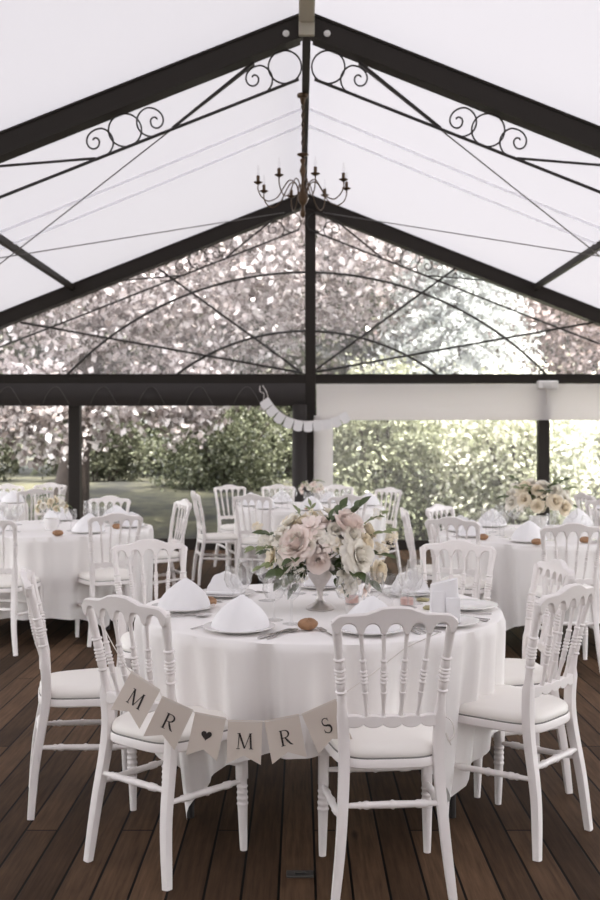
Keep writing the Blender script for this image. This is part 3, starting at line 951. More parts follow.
for i, (px, py, r, wd) in enumerate(((427, 592, .3, 'small sage green card packet right of the bouquet, farthest from the camera'), (423, 601, -.5, 'small sage green card packet right of the pink votive, middle one'), (429, 609, .9, 'small sage green card packet nearest the upright napkin'), (440, 598, .1, 'small sage green card packet closest to the right edge of the table'))):
    x, y = onz(px, py); m = MB(); m.box(-.025, .025, -.016, .016, 0, .012, .003); m.box(-.004, .004, -.017, .017, .0118, .0135)
    o = obj('favour_packet', m, M['box'], None, (x, y, ZT), r); tag(o, wd, 'packet', 'small favour packets')

# rear tables settings
def rear(c, R, name, angs, seed, rollang=()):
    r_ = random.Random(seed)
    for a, w, nk in angs:
        a = math.radians(a)
        x, y = c[0] + (R - .16) * math.cos(a), c[1] + (R - .16) * math.sin(a)
        put('dinner_plate', plate_me, x, y, ZT, 0, 'white dinner plate %s of the %s table' % (w, name), 'plate', 'plates on the rear tables')
        put('napkin', nap_me[nk], x, y, ZT + .0085, r_.uniform(-.3, .3), 'white %s napkin %s of the %s table' % ({'cone': 'pointed cone', 'fan': 'rounded fan', 'book': 'upright'}[nk], w, name), 'napkin', 'napkins on the rear tables').scale = (1.15, 1.15, 1.15)
        for du, hh, me_, nm in ((.10, .2, wine_me, 'slim wine glass'), (-.02, .24, water_me, 'wide water goblet')):
            ix, iy = -math.cos(a), -math.sin(a); rx, ry = iy, -ix
            put('wine_glass' if 'wine' in nm else 'water_glass', me_, x + rx * du + ix * hh, y + ry * du + iy * hh, ZT, 0, 'clear %s %s of the %s table' % (nm, w, name), 'glass', 'glasses on the rear tables')
rear((-1.96, 7.90), .79, 'left rear', ((-125, 'at the near left', 'cone'), (-52, 'at the near right', 'cone'), (-2, 'at the right', 'fan'), (50, 'at the far right', 'cone'), (100, 'at the far side', 'cone'), (150, 'at the far left', 'fan')), 3)
rear((.10, 10.38), .78, 'middle rear', ((-135, 'at the near left', 'fan'), (-90, 'at the near side', 'cone'), (-45, 'at the near right', 'fan'), (10, 'at the right', 'cone'), (70, 'at the far right', 'fan'), (120, 'at the far left', 'cone'), (178, 'at the left', 'cone')), 4)
rear((1.86, 7.34), .84, 'right rear', ((-160, 'at the left', 'fan'), (-118, 'at the near left', 'cone'), (-70, 'at the near right', 'fan'), (-20, 'at the right', 'cone'), (60, 'at the far right', 'cone'), (120, 'at the far left', 'cone'), (165, 'at the back left', 'fan')), 5)
rear((-3.75, 10.8), .78, 'distant far left', ((-40, 'at the near right', 'cone'), (10, 'at the right', 'cone'), (50, 'at the far right', 'fan')), 6)
rear((3.62, 9.75), .78, 'distant far right', ((-150, 'at the near left', 'cone'), (170, 'at the left', 'fan'), (120, 'at the far left', 'cone')), 7)
for px, py, wd in ((58, 536, 'brown bread roll at the front of the left rear table'), (117, 529, 'brown bread roll seen through the chair at the left rear table'), (483, 540, 'brown bread roll at the left of the right rear table'),
                   (537, 545, 'brown bread roll under the cream bouquet on the right rear table'), (585, 543, 'brown bread roll at the right edge of the photo on the right rear table'), (308, 511, 'brown bread roll on the middle rear table before the dark post')):
    x, y = onz(px, py); put('bread_roll', roll_me, x, y, ZT, .4, wd, 'bread', 'bread rolls')

# ------------------------------------------------------------------ flowers
def petal(m, base, out, up, L_, Wd, curl, cup):
    """curved petal patch"""
    out = out.normalized(); up = up.normalized(); side = out.cross(up).normalized()
    P = []
    for i in range(5):
        t = i / 4
        row = []
        for j in range(5):
            s = (j / 4 - .5) * 2
            w = Wd * math.sin(PI * (.16 + .62 * t)) 
            rise = L_ * t
            p = base + up * (rise * math.cos(curl * t * t)) + out * (rise * math.sin(curl * t * t) * .8 + .1 * L_ * t) + side * (s * w) - out * (cup * w * s * s)
            row.append(p)
        P.append(row)
    m.grid(P)
def rose_mb(r, seed, openness=1.0):
    q = random.Random(seed); m = MB()
    layers = [(.12, 4, .05, .94), (.24, 6, .10, .97), (.37, 7, .20, .98), (.50, 8, .34, .95), (.64, 9, .52 * openness, .90), (.78, 10, .74 * openness, .82), (.90, 10, 1.0 * openness, .70), (.98, 10, 1.25 * openness, .56)]
    for k, (rr, n, curl, h) in enumerate(layers):
        a0 = q.random() * 6
        for i in range(n):
            a = a0 + 2 * PI * i / n + q.uniform(-.1, .1)
            out = Vector((math.cos(a), math.sin(a), 0))
            base = out * (rr * r * .42) + Vector((0, 0, -r * .55 + .02 * r * k))
            petal(m, base, out, Vector((0, 0, 1)), r * (h + .35) * q.uniform(.86, 1.06), r * (.20 + .30 * rr) * q.uniform(.9, 1.15), curl * q.uniform(.7, .95), q.uniform(.25, .5))
    # heart
    m.lathe([(0, -.5 * r), (.2 * r, -.5 * r), (.27 * r, -.1 * r), (.20 * r, .35 * r), (.08 * r, .50 * r), (0, .50 * r)], 12)
    return m
def blossom_mb(r, seed):
    q = random.Random(seed); m = MB()
    for k, (n, tilt, l) in enumerate(((6, 1.25, 1.0), (6, .8, .85), (5, .35, .6))):
        for i in range(n):
            a = 2 * PI * (i + .5 * k) / n + q.uniform(-.15, .15)
            out = Vector((math.cos(a), math.sin(a), 0))
            petal(m, Vector((0, 0, -.2 * r)), out, Vector((0, 0, math.cos(tilt))) + out * math.sin(tilt), r * l, r * .33, .4, .2)
    m.lathe([(0, -.25 * r), (.16 * r, -.2 * r), (.14 * r, 0), (0, .05 * r)], 10)
    return m
def cluster_mb(r, seed, n=26):
    q = random.Random(seed); m = MB()
    for i in range(n):
        ct = q.uniform(-.2, 1); a = q.random() * 2 * PI; st = math.sqrt(max(0, 1 - ct * ct))
        d = Vector((st * math.cos(a), st * math.sin(a), ct))
        c = d * r * q.uniform(.75, 1.0)
        t1 = d.orthogonal().normalized(); t2 = d.cross(t1)
        for k in range(4):
            b = k * PI / 2 + q.random() * .4
            o_ = t1 * math.cos(b) + t2 * math.sin(b); s_ = d.cross(o_)
            w = r * .17
            m.add([c, c + o_ * w * .8 + s_ * w * .55 + d * .1 * w, c + o_ * w * 1.5 + d * .25 * w, c + o_ * w * .8 - s_ * w * .55 + d * .1 * w], [(0, 1, 2, 3)])
        m.tube([Vector((0, 0, -r * .6)), c], r * .02, 4)
    return m
def leaf_on(m, base, dirn, nrm, L_, Wd):
    dirn = dirn.normalized(); side = dirn.cross(nrm).normalized(); nn = side.cross(dirn)
    P = []
    for i in range(7):
        t = i / 6; w = Wd * (math.sin(PI * t ** .85)) * .5 + .0004
        c = base + dirn * L_ * t - nn * (L_ * .22 * t * t)
        P.append([c - side * w + nn * w * .35, c, c + side * w + nn * w * .35])
    m.grid(P)
def sprig_mb(pts, nleaf, ll, lw, seed, r=.0022):
    q = random.Random(seed); m = MB()
    pts = catmull(pts, 6); m.tube(pts, r, 6)
    n = len(pts)
    for i in range(nleaf):
        t = .28 + .72 * i / max(1, nleaf - 1)
        k = min(n - 2, int(t * (n - 1)))
        p = pts[k]; d = (pts[k + 1] - pts[k]).normalized()
        s = d.cross(Vector((0, 0, 1)))
        s = s.normalized() if s.length > .1 else Vector((1, 0, 0))
        sg = 1 if i % 2 else -1
        dv = d * .7 + s * sg * q.uniform(.6, 1.0) + Vector((0, 0, q.uniform(-.1, .4)))
        if i == nleaf - 1: dv = d
        leaf_on(m, p, dv, Vector((q.uniform(-.3, .3), -.6, 1)), ll * q.uniform(.8, 1.15), lw * q.uniform(.8, 1.1))
    return m

def aim(o, d):
    o.rotation_mode = 'QUATERNION'; o.rotation_quaternion = Vector(d).to_track_quat('Z', 'Y')
def bouquet(c, blooms, sprigs, vase_fn, label, sc=1.0, name='flower_arrangement'):
    root = empty(name, c)
    vase_fn(root)
    meshes = {}
    for i, (bx, by, bz, r, kind, col) in enumerate(blooms):
        key = (kind, col, i % 3)
        if key not in meshes:
            mb = rose_mb(1, i, .9 + .2 * (i % 3)) if kind == 'rose' else blossom_mb(1, i) if kind == 'blossom' else cluster_mb(1, i)
            meshes[key] = mb.mesh('%s_bloom' % kind, M[col], 60 if kind != 'cluster' else 0)
        o = obj({'rose': 'rose', 'blossom': 'blossom', 'cluster': 'filler_flower'}[kind], meshes[key], None, root, (bx, by, bz))
        r *= .84 if kind == 'rose' else 1.0
        o.scale = (r, r, r)
        d = Vector((bx, by, (bz - .26) * .9 + .03)); d.normalize(); d = d + Vector((0, -.25, .25))
        aim(o, d)
        o['label'] = {'blush': 'blush pink', 'cream': 'cream', 'ivory': 'ivory white'}[col] + {'rose': ' rose bloom', 'blossom': ' open blossom', 'cluster': ' filler flower cluster'}[kind]
    for i, (pts, nl, ll, lw, mt) in enumerate(sprigs):
        o = obj('leaf_sprig', sprig_mb(pts, nl + 2, ll * 1.2, lw * 1.3, i + 50), M[mt], root, smooth=60)
    tag(root, label, 'flower arrangement', 'flower arrangements')
    return root
def vase_main(root):
    m = MB(); m.lathe([(0, 0), (.058, 0), (.060, .006), (.045, .016), (.022, .030), (.012, .050), (.014, .060), (.011, .070), (.022, .095), (.045, .130), (.062, .165), (.068, .20), (.072, .205), (.069, .207), (.058, .165), (.038, .125), (0, .10)], 36)
    obj('pedestal_vase', m, M['silver'], root, smooth=60, label='silver pedestal vase')
bx0, by0 = onz(320, 609); 
by0 += .0
s_ = FPX / by0
def fb(px, py, dy=0):      # offset within the bouquet from measured place
    d = by0 + dy
    return ((px - 300) / FPX * d - bx0, dy, CAM_H + (HOR - py) / FPX * d - ZT)
B = []
for px, py, dy, r, kind, col in (
    (347, 527, -.03, .082, 'rose', 'blush'), (299, 545, -.07, .088, 'rose', 'blush'), (357, 556, -.09, .080, 'rose', 'ivory'),
    (376, 572, -.04, .060, 'rose', 'cream'), (318, 561, -.07, .055, 'rose', 'blush'), (352, 584, -.06, .045, 'blossom', 'ivory'),
    (290, 522, .03, .055, 'blossom', 'ivory'), (318, 543, -.02, .05, 'rose', 'blush'), (272, 558, -.03, .045, 'blossom', 'cream'),
    (366, 533, .04, .055, 'rose', 'cream'), (380, 551, .03, .045, 'cluster', 'cream'), (267, 541, .02, .045, 'cluster', 'ivory'),
    (300, 573, -.05, .045, 'cluster', 'ivory'), (390, 538, .05, .04, 'cluster', 'cream'), (335, 537, .06, .06, 'rose', 'ivory'),
    (318, 527, .08, .05, 'cluster', 'cream'), (285, 575, -.04, .035, 'cluster', 'ivory'), (345, 588, -.05, .035, 'cluster', 'cream'), (330, 512, .06, .04, 'blossom', 'ivory'), (345, 572, -.06, .045, 'blossom', 'ivory'), (283, 535, -.02, .045, 'rose', 'ivory'), (325, 552, -.12, .04, 'cluster', 'blush'), (286, 562, -.07, .042, 'rose', 'ivory'), (366, 588, -.03, .035, 'blossom', 'blush'),
    (300, 528, .12, .06, 'rose', 'ivory'), (350, 545, .14, .06, 'rose', 'blush'), (300, 555, .12, .06, 'rose', 'cream'), (376, 515, .06, .032, 'cluster', 'ivory'), (258, 528, .04, .03, 'cluster', 'cream')):
    x, y, z = fb(px, py, dy); B.append((x, y, z, r, kind, col))
qf = random.Random(31)
for i in range(34):
    a = i * 2.399; e = 1 - 1.2 * (i + .5) / 34
    st = math.sqrt(max(0, 1 - e * e)); k_ = qf.uniform(.72, 1.0)
    B.append((.185 * k_ * st * math.cos(a) + .01, .135 * k_ * st * math.sin(a) + .01, .265 + .125 * k_ * e, qf.uniform(.032, .052), ('rose', 'cluster', 'rose', 'blossom')[i % 4], ('ivory', 'cream', 'blush', 'ivory', 'cream')[i % 5]))
S = []
core = (0, 0, .17)
for tips, nl, ll, lw, mt in (
    ((342, 506, .02), 5, .055, .024, 'leaf'), ((362, 503, .0), 6, .055, .026, 'leaf'), ((352, 512, .03), 4, .05, .024, 'leaf'), ((250, 548, -.02), 8, .045, .020, 'leafp'), ((262, 533, .0), 6, .05, .022, 'leaf'),
    ((258, 568, -.05), 7, .045, .022, 'leafp'), ((280, 583, -.08), 6, .06, .03, 'leaf'), ((275, 572, -.09), 6, .06, .03, 'leaf'), ((392, 530, .02), 8, .045, .020, 'leafp'), ((390, 556, -.02), 7, .05, .02, 'leaf'),
    ((345, 590, -.06), 4, .045, .022, 'leaf'), ((292, 590, -.05), 4, .045, .022, 'leaf'), ((310, 503, .05), 5, .035, .012, 'leafp'), ((296, 508, .03), 5, .035, .012, 'leafp'),
    ((385, 512, .06), 8, .04, .015, 'leafp'), ((372, 583, -.09), 5, .055, .026, 'leaf'), ((330, 517, -.04), 5, .04, .018, 'leaf'), ((262, 552, .08), 6, .05, .025, 'leaf'), ((360, 575, -.12), 5, .05, .03, 'leaf'),
    ((290, 560, -.13), 4, .05, .028, 'leaf'), ((335, 548, -.10), 4, .04, .022, 'leaf')):
    x, y, z = fb(*tips); t = Vector((x, y, z)); mid = Vector(core).lerp(t, .55) + Vector((0, 0, .03))
    S.append(([core, mid, t], nl, ll, lw, mt))
bouquet((bx0, by0, ZT), B, S, vase_main, 'large bouquet of blush and ivory roses in a silver pedestal vase on the foreground table')

def vase_glass(root):
    m = MB(); m.lathe([(0, 0), (.045, 0), (.05, .006), (.030, .02), (.028, .035), (.055, .075), (.068, .12), (.066, .135), (.062, .135), (.062, .12), (.05, .08), (0, .05)], 28)
    obj('pedestal_vase', m, M['china'], root, smooth=60, label='white footed vase')
def auto_bouquet(c, R, zc, n, cols, seed, label, vase):
    q = random.Random(seed); b = []; s = []
    for i in range(n):
        a = i * 2.399 + q.random() * .3; ct = 1 - 1.15 * (i + .5) / n
        st = math.sqrt(max(0, 1 - ct * ct))
        k = 'rose' if i % 3 else ('cluster' if i % 2 else 'blossom')
        b.append((R * st * math.cos(a), R * .8 * st * math.sin(a), zc + R * .7 * ct, q.uniform(.045, .062) * R / .2, k, cols[i % len(cols)]))
    for i in range(16 if R > .15 else 7):
        a = i * 2.399 + .5; e = q.uniform(-.15, .9)
        t = Vector((R * 1.35 * math.cos(a) * math.cos(e), R * 1.1 * math.sin(a) * math.cos(e), zc + R * 1.15 * math.sin(e)))
        s.append(([(0, 0, .15), Vector((0, 0, .2)).lerp(t, .5) + Vector((0, 0, .03)), t], 5 if R > .15 else 2, .05 * R / .2, .022 * R / .2, 'leaf' if i % 2 else 'leafp'))
    bouquet(c, b, s, vase, label)
auto_bouquet((1.74, 7.28, ZT), .215, .215, 34, ['cream', 'ivory', 'ivory', 'cream'], 9, 'round bouquet of cream roses in a white footed vase on the right rear table', vase_glass)
auto_bouquet((-1.90, 7.65, ZT), .11, .16, 14, ['cream', 'ivory'], 12, 'low cream and ivory posy between the napkins of the left rear table', lambda r: obj('bowl', mesh_of(lambda m: m.lathe([(0, 0), (.04, 0), (.06, .05), (.062, .09), (.057, .09), (.05, .04), (0, .02)], 24), 'bowl', 'china'), None, r))
auto_bouquet((.12, 10.4, ZT), .12, .16, 14, ['blush', 'ivory'], 14, 'small pale posy on the middle rear table in front of the dark post', lambda r: obj('bowl', mesh_of(lambda m: m.lathe([(0, 0), (.04, 0), (.06, .05), (.062, .09), (.057, .09), (.05, .04), (0, .02)], 24), 'bowl', 'china'), None, r))

# ------------------------------------------------------------------ pennant banner
def stroke_poly(m, pts, w0, w1, Mx, y0, y1):
    """straight stem between two points, width w"""
    (x0, z0), (x1, z1) = pts
    dx, dz = x1 - x0, z1 - z0; l = math.hypot(dx, dz); nx, nz = -dz / l, dx / l
    ol = [(x0 + nx * w0 / 2, z0 + nz * w0 / 2), (x0 - nx * w0 / 2, z0 - nz * w0 / 2), (x1 - nx * w1 / 2, z1 - nz * w1 / 2), (x1 + nx * w1 / 2, z1 + nz * w1 / 2)]
    m.prism(ol, y0, y1, Mx)
def curve_stroke(m, pts, ws, Mx, y0, y1):
    n = len(pts)
    for i in range(n - 1):
        stroke_poly(m, (pts[i], pts[i + 1]), ws[i], ws[i + 1], Mx, y0, y1)
def glyph(ch, h, Mx):
    """serif capitals in unit box height 1, centred"""
    m = MB(); y0, y1 = -.0022, -.0008
    def S(p): return [((x) * h, (z - .5) * h) for x, z in p]
    def st(a, b, w, w2=None):
        a, b = S([a, b]); stroke_poly(m, (a, b), w * h, (w2 or w) * h, Mx, y0, y1)
    def cv(P, ws): curve_stroke(m, S(P), [w * h for w in ws], Mx, y0, y1)
    TH, TN, SF = .12, .045, .035
    if ch == 'M':
        st((-.40, 0), (-.34, 1), TN); st((-.34, 1), (.02, .04), TH, TH * .9); st((.02, .04), (.35, 1), TN); st((.35, 1), (.43, 0), TH)
        st((-.50, .015), (-.28, .015), SF); st((.30, .015), (.56, .015), SF); st((-.46, .985), (-.30, .985), SF); st((.32, .985), (.46, .985), SF)
    elif ch == 'R':
        st((-.22, 0), (-.22, 1), TH); st((-.34, .015), (-.08, .015), SF); st((-.34, .985), (-.15, .985), SF)
        P = [(-.2, .98)] + [(-.02 + .26 * math.sin(a) , .745 + .235 * math.cos(a)) for a in [PI * i / 14 for i in range(15)]] + [(-.2, .50)]
        ws = [.04] + [.04 + .075 * math.sin(PI * i / 14) ** 1.5 for i in range(15)] + [.04]
        cv(P, ws)
        cv([(-.02, .52), (.12, .30), (.27, .09), (.42, .0)], [.07, .12, .11, .03])
    elif ch == 'S':
        P = []; ws = []
        for i in range(13):
            a = math.radians(25 + (250 - 25) * i / 12); P.append((.0 + .20 * math.cos(a), .74 + .235 * math.sin(a))); ws.append(.045 + .05 * (i / 12) ** 2)
        for i in range(1, 14):
            a = math.radians(70 - (240) * i / 13); P.append((.0 + .235 * math.cos(a), .27 + .255 * math.sin(a))); ws.append(.12 * (1 - i / 15) + .03 if i < 8 else .045)
        cv(P, ws); st((.20, .95), (.20, .72), .03); st((-.235, .08), (-.235, .32), .03)
    elif ch == 'heart':
        ol = []
        for i in range(40):
            t = 2 * PI * i / 40
            ol.append((.56 * h * math.sin(t) ** 3, h * (.035 * 13 * math.cos(t) - .035 * 5 * math.cos(2 * t) - .035 * 2 * math.cos(3 * t) - .035 * math.cos(4 * t))))
        m.prism(ol, y0, y1, Mx)
    return m
root = empty('pennant_banner', (-.2, 3.16, 0))
Oi = Vector((-.2, 3.16, 0))
FL = [((131, 672), (160, 691), 3.97, 3.93, 'M'), ((162, 697), (193, 711), 3.925, 3.935, 'R'), ((195, 713), (226, 719), 3.94, 3.95, 'heart'),
      ((228, 721), (262.5, 722), 3.955, 3.96, 'M'), ((264.5, 722), (299, 715), 3.965, 3.975, 'R'), ((302, 715), (336, 700), 3.98, 3.99, 'S')]
corners = []
for (a, b, da, db, ch) in FL:
    A = W(*a, da) - Oi; Bp = W(*b, db) - Oi; corners += [A, Bp]
    xax = (Bp - A); wd = xax.length; xax.normalize()
    yax = Vector((0, 1, 0)); yax = (yax - xax * yax.dot(xax)).normalized()
    zax = xax.cross(yax)
    mid = (A + Bp) / 2
    Mx = Matrix(((xax.x, yax.x, zax.x, mid.x), (xax.y, yax.y, zax.y, mid.y), (xax.z, yax.z, zax.z, mid.z), (0, 0, 0, 1)))
    H = .136; hw = wd / 2
    m = MB(); m.prism([(-hw, .004), (-hw, -H), (0, -H + .028), (hw, -H), (hw, .004)], -.0007, .0007, Mx)
    f = obj('pennant', m, M['paper'], root, smooth=0)
    Mg = Mx @ Matrix.Translation((0, 0, -.062))
    g = glyph(ch, .050 if ch != 'heart' else .030, Mg)
    obj('heart' if ch == 'heart' else 'letter', fixn(obj('letter', g, M['ink'], f, smooth=0)).data, None, f, label=('dark printed heart' if ch == 'heart' else 'dark printed serif letter ' + ch))
    # (helper object replaced below)
for o in [o for o in bpy.data.objects if o.name.startswith('letter') and 'label' not in o]:
    bpy.data.objects.remove(o)
m = MB()
pts = [W(101, 622, 4.20) - Oi, W(113, 645, 4.10) - Oi, W(124, 664, 4.0) - Oi] + corners + [W(342, 695, 3.99) - Oi, W(375, 672, 4.0) - Oi, W(405, 648, 4.0) - Oi, W(440, 632, 3.97) - Oi]
m.tube(pts, .0016, 6); obj('string', m, M['string'], root)
tag(root, 'cream pennant banner reading MR heart MRS strung between the two front chairs', 'banner')
# white ribbon loop tied to the nearest chair's right leg
m = MB(); pts = []
for i in range(30):
    t = i / 29; a = 2 * PI * t
    pts.append(W(448 + 5 * math.sin(a * 2) + 3 * math.sin(a), 727 + 12 * math.sin(a * .5) * math.cos(a), 3.96))
pts = catmull([W(445, 716, 3.97), W(452, 722, 3.955), W(454, 734, 3.95), W(449, 741, 3.95), W(446, 733, 3.955), W(451, 745, 3.95)], 8)
m.tube(pts, .0022, 6)
tag(obj('ribbon_tie', m, M['string']), 'white ribbon tie looped on the right back leg of the nearest chair', 'ribbon')

# upper garland on the gable
root = empty('paper_garland', (-.1, 12.7, 1.9)); Oi = Vector((-.1, 12.7, 1.9))
gp = catmull([W(268, 397, 15.9), W(277, 409, 15.9), W(288, 417, 15.9), W(303, 421, 15.9), W(320, 420, 15.9), W(334, 417, 15.9), W(346, 411, 15.95)], 8)
m = MB(); m.tube([p - Oi for p in gp], .003, 6); 
obj('string', m, M['string'], root)
cum = [0]
for a, b in zip(gp[:-1], gp[1:]): cum.append(cum[-1] + (b - a).length)
tot = cum[-1]; nfl = 10
def at(s):
    for i in range(len(cum) - 1):
        if cum[i + 1] >= s: return gp[i].lerp(gp[i + 1], (s - cum[i]) / (cum[i + 1] - cum[i]))
    return gp[-1]
for k in range(nfl):
    A = at(tot * (k + .0) / nfl) - Oi; Bp = at(tot * (k + .99) / nfl) - Oi
    xax = Bp - A; w_ = xax.length; xax.normalize(); yax = Vector((0, 1, 0)); yax = (yax - xax * yax.dot(xax)).normalized(); zax = xax.cross(yax); mid = (A + Bp) / 2
    Mx = Matrix(((xax.x, yax.x, zax.x, mid.x), (xax.y, yax.y, zax.y, mid.y), (xax.z, yax.z, zax.z, mid.z), (0, 0, 0, 1)))
    ol = [(w_ / 2, .0), (-w_ / 2, 0), (-w_ / 2, -.125)] + [(-w_ / 2 + w_ * t, -.125 - .018 * math.sin(PI * t)) for t in (.2, .4, .6, .8)] + [(w_ / 2, -.125)]
    m = MB(); m.prism(ol, -.002, .002, Mx); obj('pennant', m, M['napkin'], root, smooth=0)
m = MB(); m.tube([p - Oi for p in catmull([W(263, 402, 15.95), W(264, 394, 15.95), W(260, 391, 15.98), W(261, 384, 16.35), W(266, 391, 15.95), W(268, 397, 15.9)], 6)], .005, 6); obj('string', m, M['string'], root)
tag(root, 'small white scalloped paper garland swagged across the middle post under the beam', 'garland')

# ------------------------------------------------------------------ chandelier
YC = 8.85
root = empty('chandelier', (.025, YC, 3.30))
m = MB(); m.lathe([(0, .10), (.010, .11), (.022, .13), (.026, .15), (.014, .18), (.012, .21), (.035, .24), (.048, .28), (.036, .33), (.016, .36), (.012, .45), (.020, .49), (.030, .52), (.022, .55), (.012, .58), (.022, .60), (.026, .62), (.010, .635), (.018, .645), (.050, .66), (.052, .668), (.016, .675), (.006, .69), (0, .70)], 20)
obj('centre_column', m, M['brass'], root, smooth=60)
m = MB(); zz = .71; k = 0
while zz < 1.13:
    pts = [(.012 * math.cos(a) * (1 if k % 2 else 0), .012 * math.cos(a) * (0 if k % 2 else 1), zz + .022 + .026 * math.sin(a)) for a in [2 * PI * i / 14 for i in range(14)]]
    m.tube(pts, .004, 6, closed=True); zz += .040; k += 1
obj('chain', m, M['brass'], root)
m = MB(); m.lathe([(0, 1.10), (.012, 1.105), (.022, 1.13), (.026, 1.165), (.050, 1.175), (.050, 1.20), (0, 1.20)], 20); obj('ceiling_cup', m, M['brass'], root, smooth=50)
for k in range(8):
    a = math.radians(k * 45 + 15); c, s_a = math.cos(a), math.sin(a); R_ = .405; zt = .385
    pr = [(.03, .28), (.06, .40), (.12, .43), (.17, .37), (.23, .275), (.31, .235), (.375, .27), (R_, .33), (R_, zt)]
    m = MB(); m.tube([(r * c, r * s_a, z) for r, z in [(p.x, p.y) for p in catmull([(r, z, 0) for r, z in pr], 6)]], .0055, 7)
    arm = obj('arm', m, M['brass'], root, smooth=60)
    m = MB(); m.lathe([(0, zt - .012), (.012, zt - .010), (.038, zt + .006), (.040, zt + .010), (.015, zt + .008), (.015, zt + .065), (0, zt + .065)], 16, (R_ * c, R_ * s_a, 0)); obj('drip_cup', m, M['brass'], arm, smooth=60)
    m = MB(); m.lathe([(0, zt + .06), (.009, zt + .06), (.012, zt + .085), (.011, zt + .11), (.004, zt + .155), (0, zt + .16)], 12, (R_ * c, R_ * s_a, 0)); obj('bulb', m, M['glass'], arm, smooth=60)
tag(root, 'dark brass candle-arm chandelier hanging on a chain from the ridge', 'chandelier')

# floor box
m = MB(); m.box(-.045, .045, -.025, .025, 0, .006, .002); m.box(-.018, .018, -.006, .006, .006, .012, .002)
o = obj('floor_hatch', m, M['hatch'], None, (.0, 3.31, 0)); tag(o, 'small grey metal floor plate set in the planks between the front chairs', 'floor plate')

# ------------------------------------------------------------------ garden
def leaf_mesh(name, centres, L_, Wd, mat, droop=0.0, jitter=.35):
    n = len(centres)
    a = rng.normal(size=(n, 3)); a[:, 2] -= droop; a /= np.linalg.norm(a, axis=1)[:, None]
    b = rng.normal(size=(n, 3)); b -= a * (a * b).sum(1)[:, None]; b /= np.linalg.norm(b, axis=1)[:, None]
    nn = np.cross(a, b)
    s = rng.uniform(1 - jitter, 1 + jitter, n)[:, None]
    l = a * L_ * s * .5; w = b * Wd * s * .5; f = nn * Wd * s * .12
    V = np.stack([centres - l, centres + w + f, centres + l, centres - w + f], 1).reshape(-1, 3)
    me = bpy.data.meshes.new(name)
    me.vertices.add(4 * n); me.vertices.foreach_set('co', V.astype(np.float32).ravel())
    me.loops.add(4 * n); me.loops.foreach_set('vertex_index', np.arange(4 * n, dtype=np.int32))
    me.polygons.add(n); me.polygons.foreach_set('loop_start', np.arange(0, 4 * n, 4, dtype=np.int32))
    try: me.polygons.foreach_set('loop_total', np.full(n, 4, dtype=np.int32))
    except Exception: pass
    me.materials.append(mat); me.update(); me.validate()
    return me
def cloud(c, rad, nclump, per, cr, shell=.55, zmin=None, flat=1.0):
    """leaf positions: clumps inside an ellipsoid, mostly towards its surface"""
    d = rng.normal(size=(nclump, 3)); d /= np.linalg.norm(d, axis=1)[:, None]
    r = rng.uniform(shell, 1, nclump)[:, None]
    cc = np.array(c) + d * r * np.array(rad)
    sz = rng.uniform(.6, 1.3, nclump)
    p = np.repeat(cc, per, 0) + rng.normal(size=(nclump * per, 3)) * np.repeat(sz, per)[:, None] * cr * np.array([1, 1, flat])
    if zmin is not None: p = p[p[:, 2] > zmin]
    return p
def trunk_mb(base, top, r0, branches, seed):
    q = random.Random(seed); m = MB()
    base = Vector(base); top = Vector(top)
    pts = [base.lerp(top, t) + Vector((q.uniform(-.15, .15), q.uniform(-.15, .15), 0)) * t for t in [i / 6 for i in range(7)]]
    m.tube(pts, [r0 * (1.35 if i == 0 else 1 - .11 * i) for i in range(7)], 12)
    for k in range(branches):
        p = base.lerp(top, q.uniform(.25, .95)); a = q.random() * 2 * PI; l = q.uniform(.35, .7) * (top - base).length
        e = p + Vector((math.cos(a) * l, math.sin(a) * l, q.uniform(.0, .5) * l)); mid = p.lerp(e, .5) + Vector((0, 0, .15 * l))
        m.tube(catmull([p, mid, e], 5), [r0 * .35 * (1 - .08 * i) for i in range(11)], 7)
    return m
def tree(name, base, top, r0, parts, leaf, mat, label, cat, group=None, droop=0, nb=9, seed=1, size=None):
    base = (base[0], base[1] * KD, base[2]); top = (top[0], top[1] * KD, top[2])
    parts = [(((a[0][0], a[0][1] * KD, a[0][2]),) + tuple(a[1:]), k) for a, k in parts]
    root = empty(name, base)
    bx, by, bz = base
    m = trunk_mb((0, 0, 0), (top[0] - bx, top[1] - by, top[2] - bz), r0, nb, seed)
    obj('trunk', m, M['bark'], root)
    P = np.concatenate([cloud(*a, **k) for a, k in parts]) - np.array(base)
    me = leaf_mesh('crown', P, leaf[0], leaf[1], M[mat], droop)
    obj('crown', me, None, root)
    tag(root, label, cat, group)
GZ = -.3
# copper beech that fills the gable, left and middle
tree('copper_beech', (-4.75, 25.6, GZ), (-3.6, 25.2, 8.5), .32,
     [(((-3.2, 24.5, 6.4), (6.6, 5.0, 4.0), 850, 75, .40), dict(shell=.5, zmin=2.9, flat=.7)),
      (((-4.7, 21.0, 2.0), (1.7, .9, 1.0), 60, 50, .20), dict(shell=.3, zmin=.9, flat=.8)),
      (((-2.3, 21.5, 2.1), (1.5, .9, .9), 42, 50, .18), dict(shell=.3, zmin=.9, flat=.8)),
      (((-3.4, 26.2, 2.5), (4.2, 1.6, .8), 45, 60, .25), dict(shell=.2, zmin=1.3, flat=.8)),
      ], (.135, .095), 'lfb', 'large copper beech with pinkish leaves drooping behind the left half of the gable', 'tree', droop=.6, nb=12, seed=2)
tree('copper_beech', (7.2, 28.4, GZ), (7.0, 28.4, 9), .32,
     [(((6.6, 28.2, 6.6), (5.0, 3.0, 4.4), 560, 75, .40), dict(shell=.45, zmin=2.2, flat=.7))],
     (.14, .10), 'lfb2', 'second copper beech with muted mauve leaves behind the right end of the gable', 'tree', droop=.5, nb=10, seed=4)
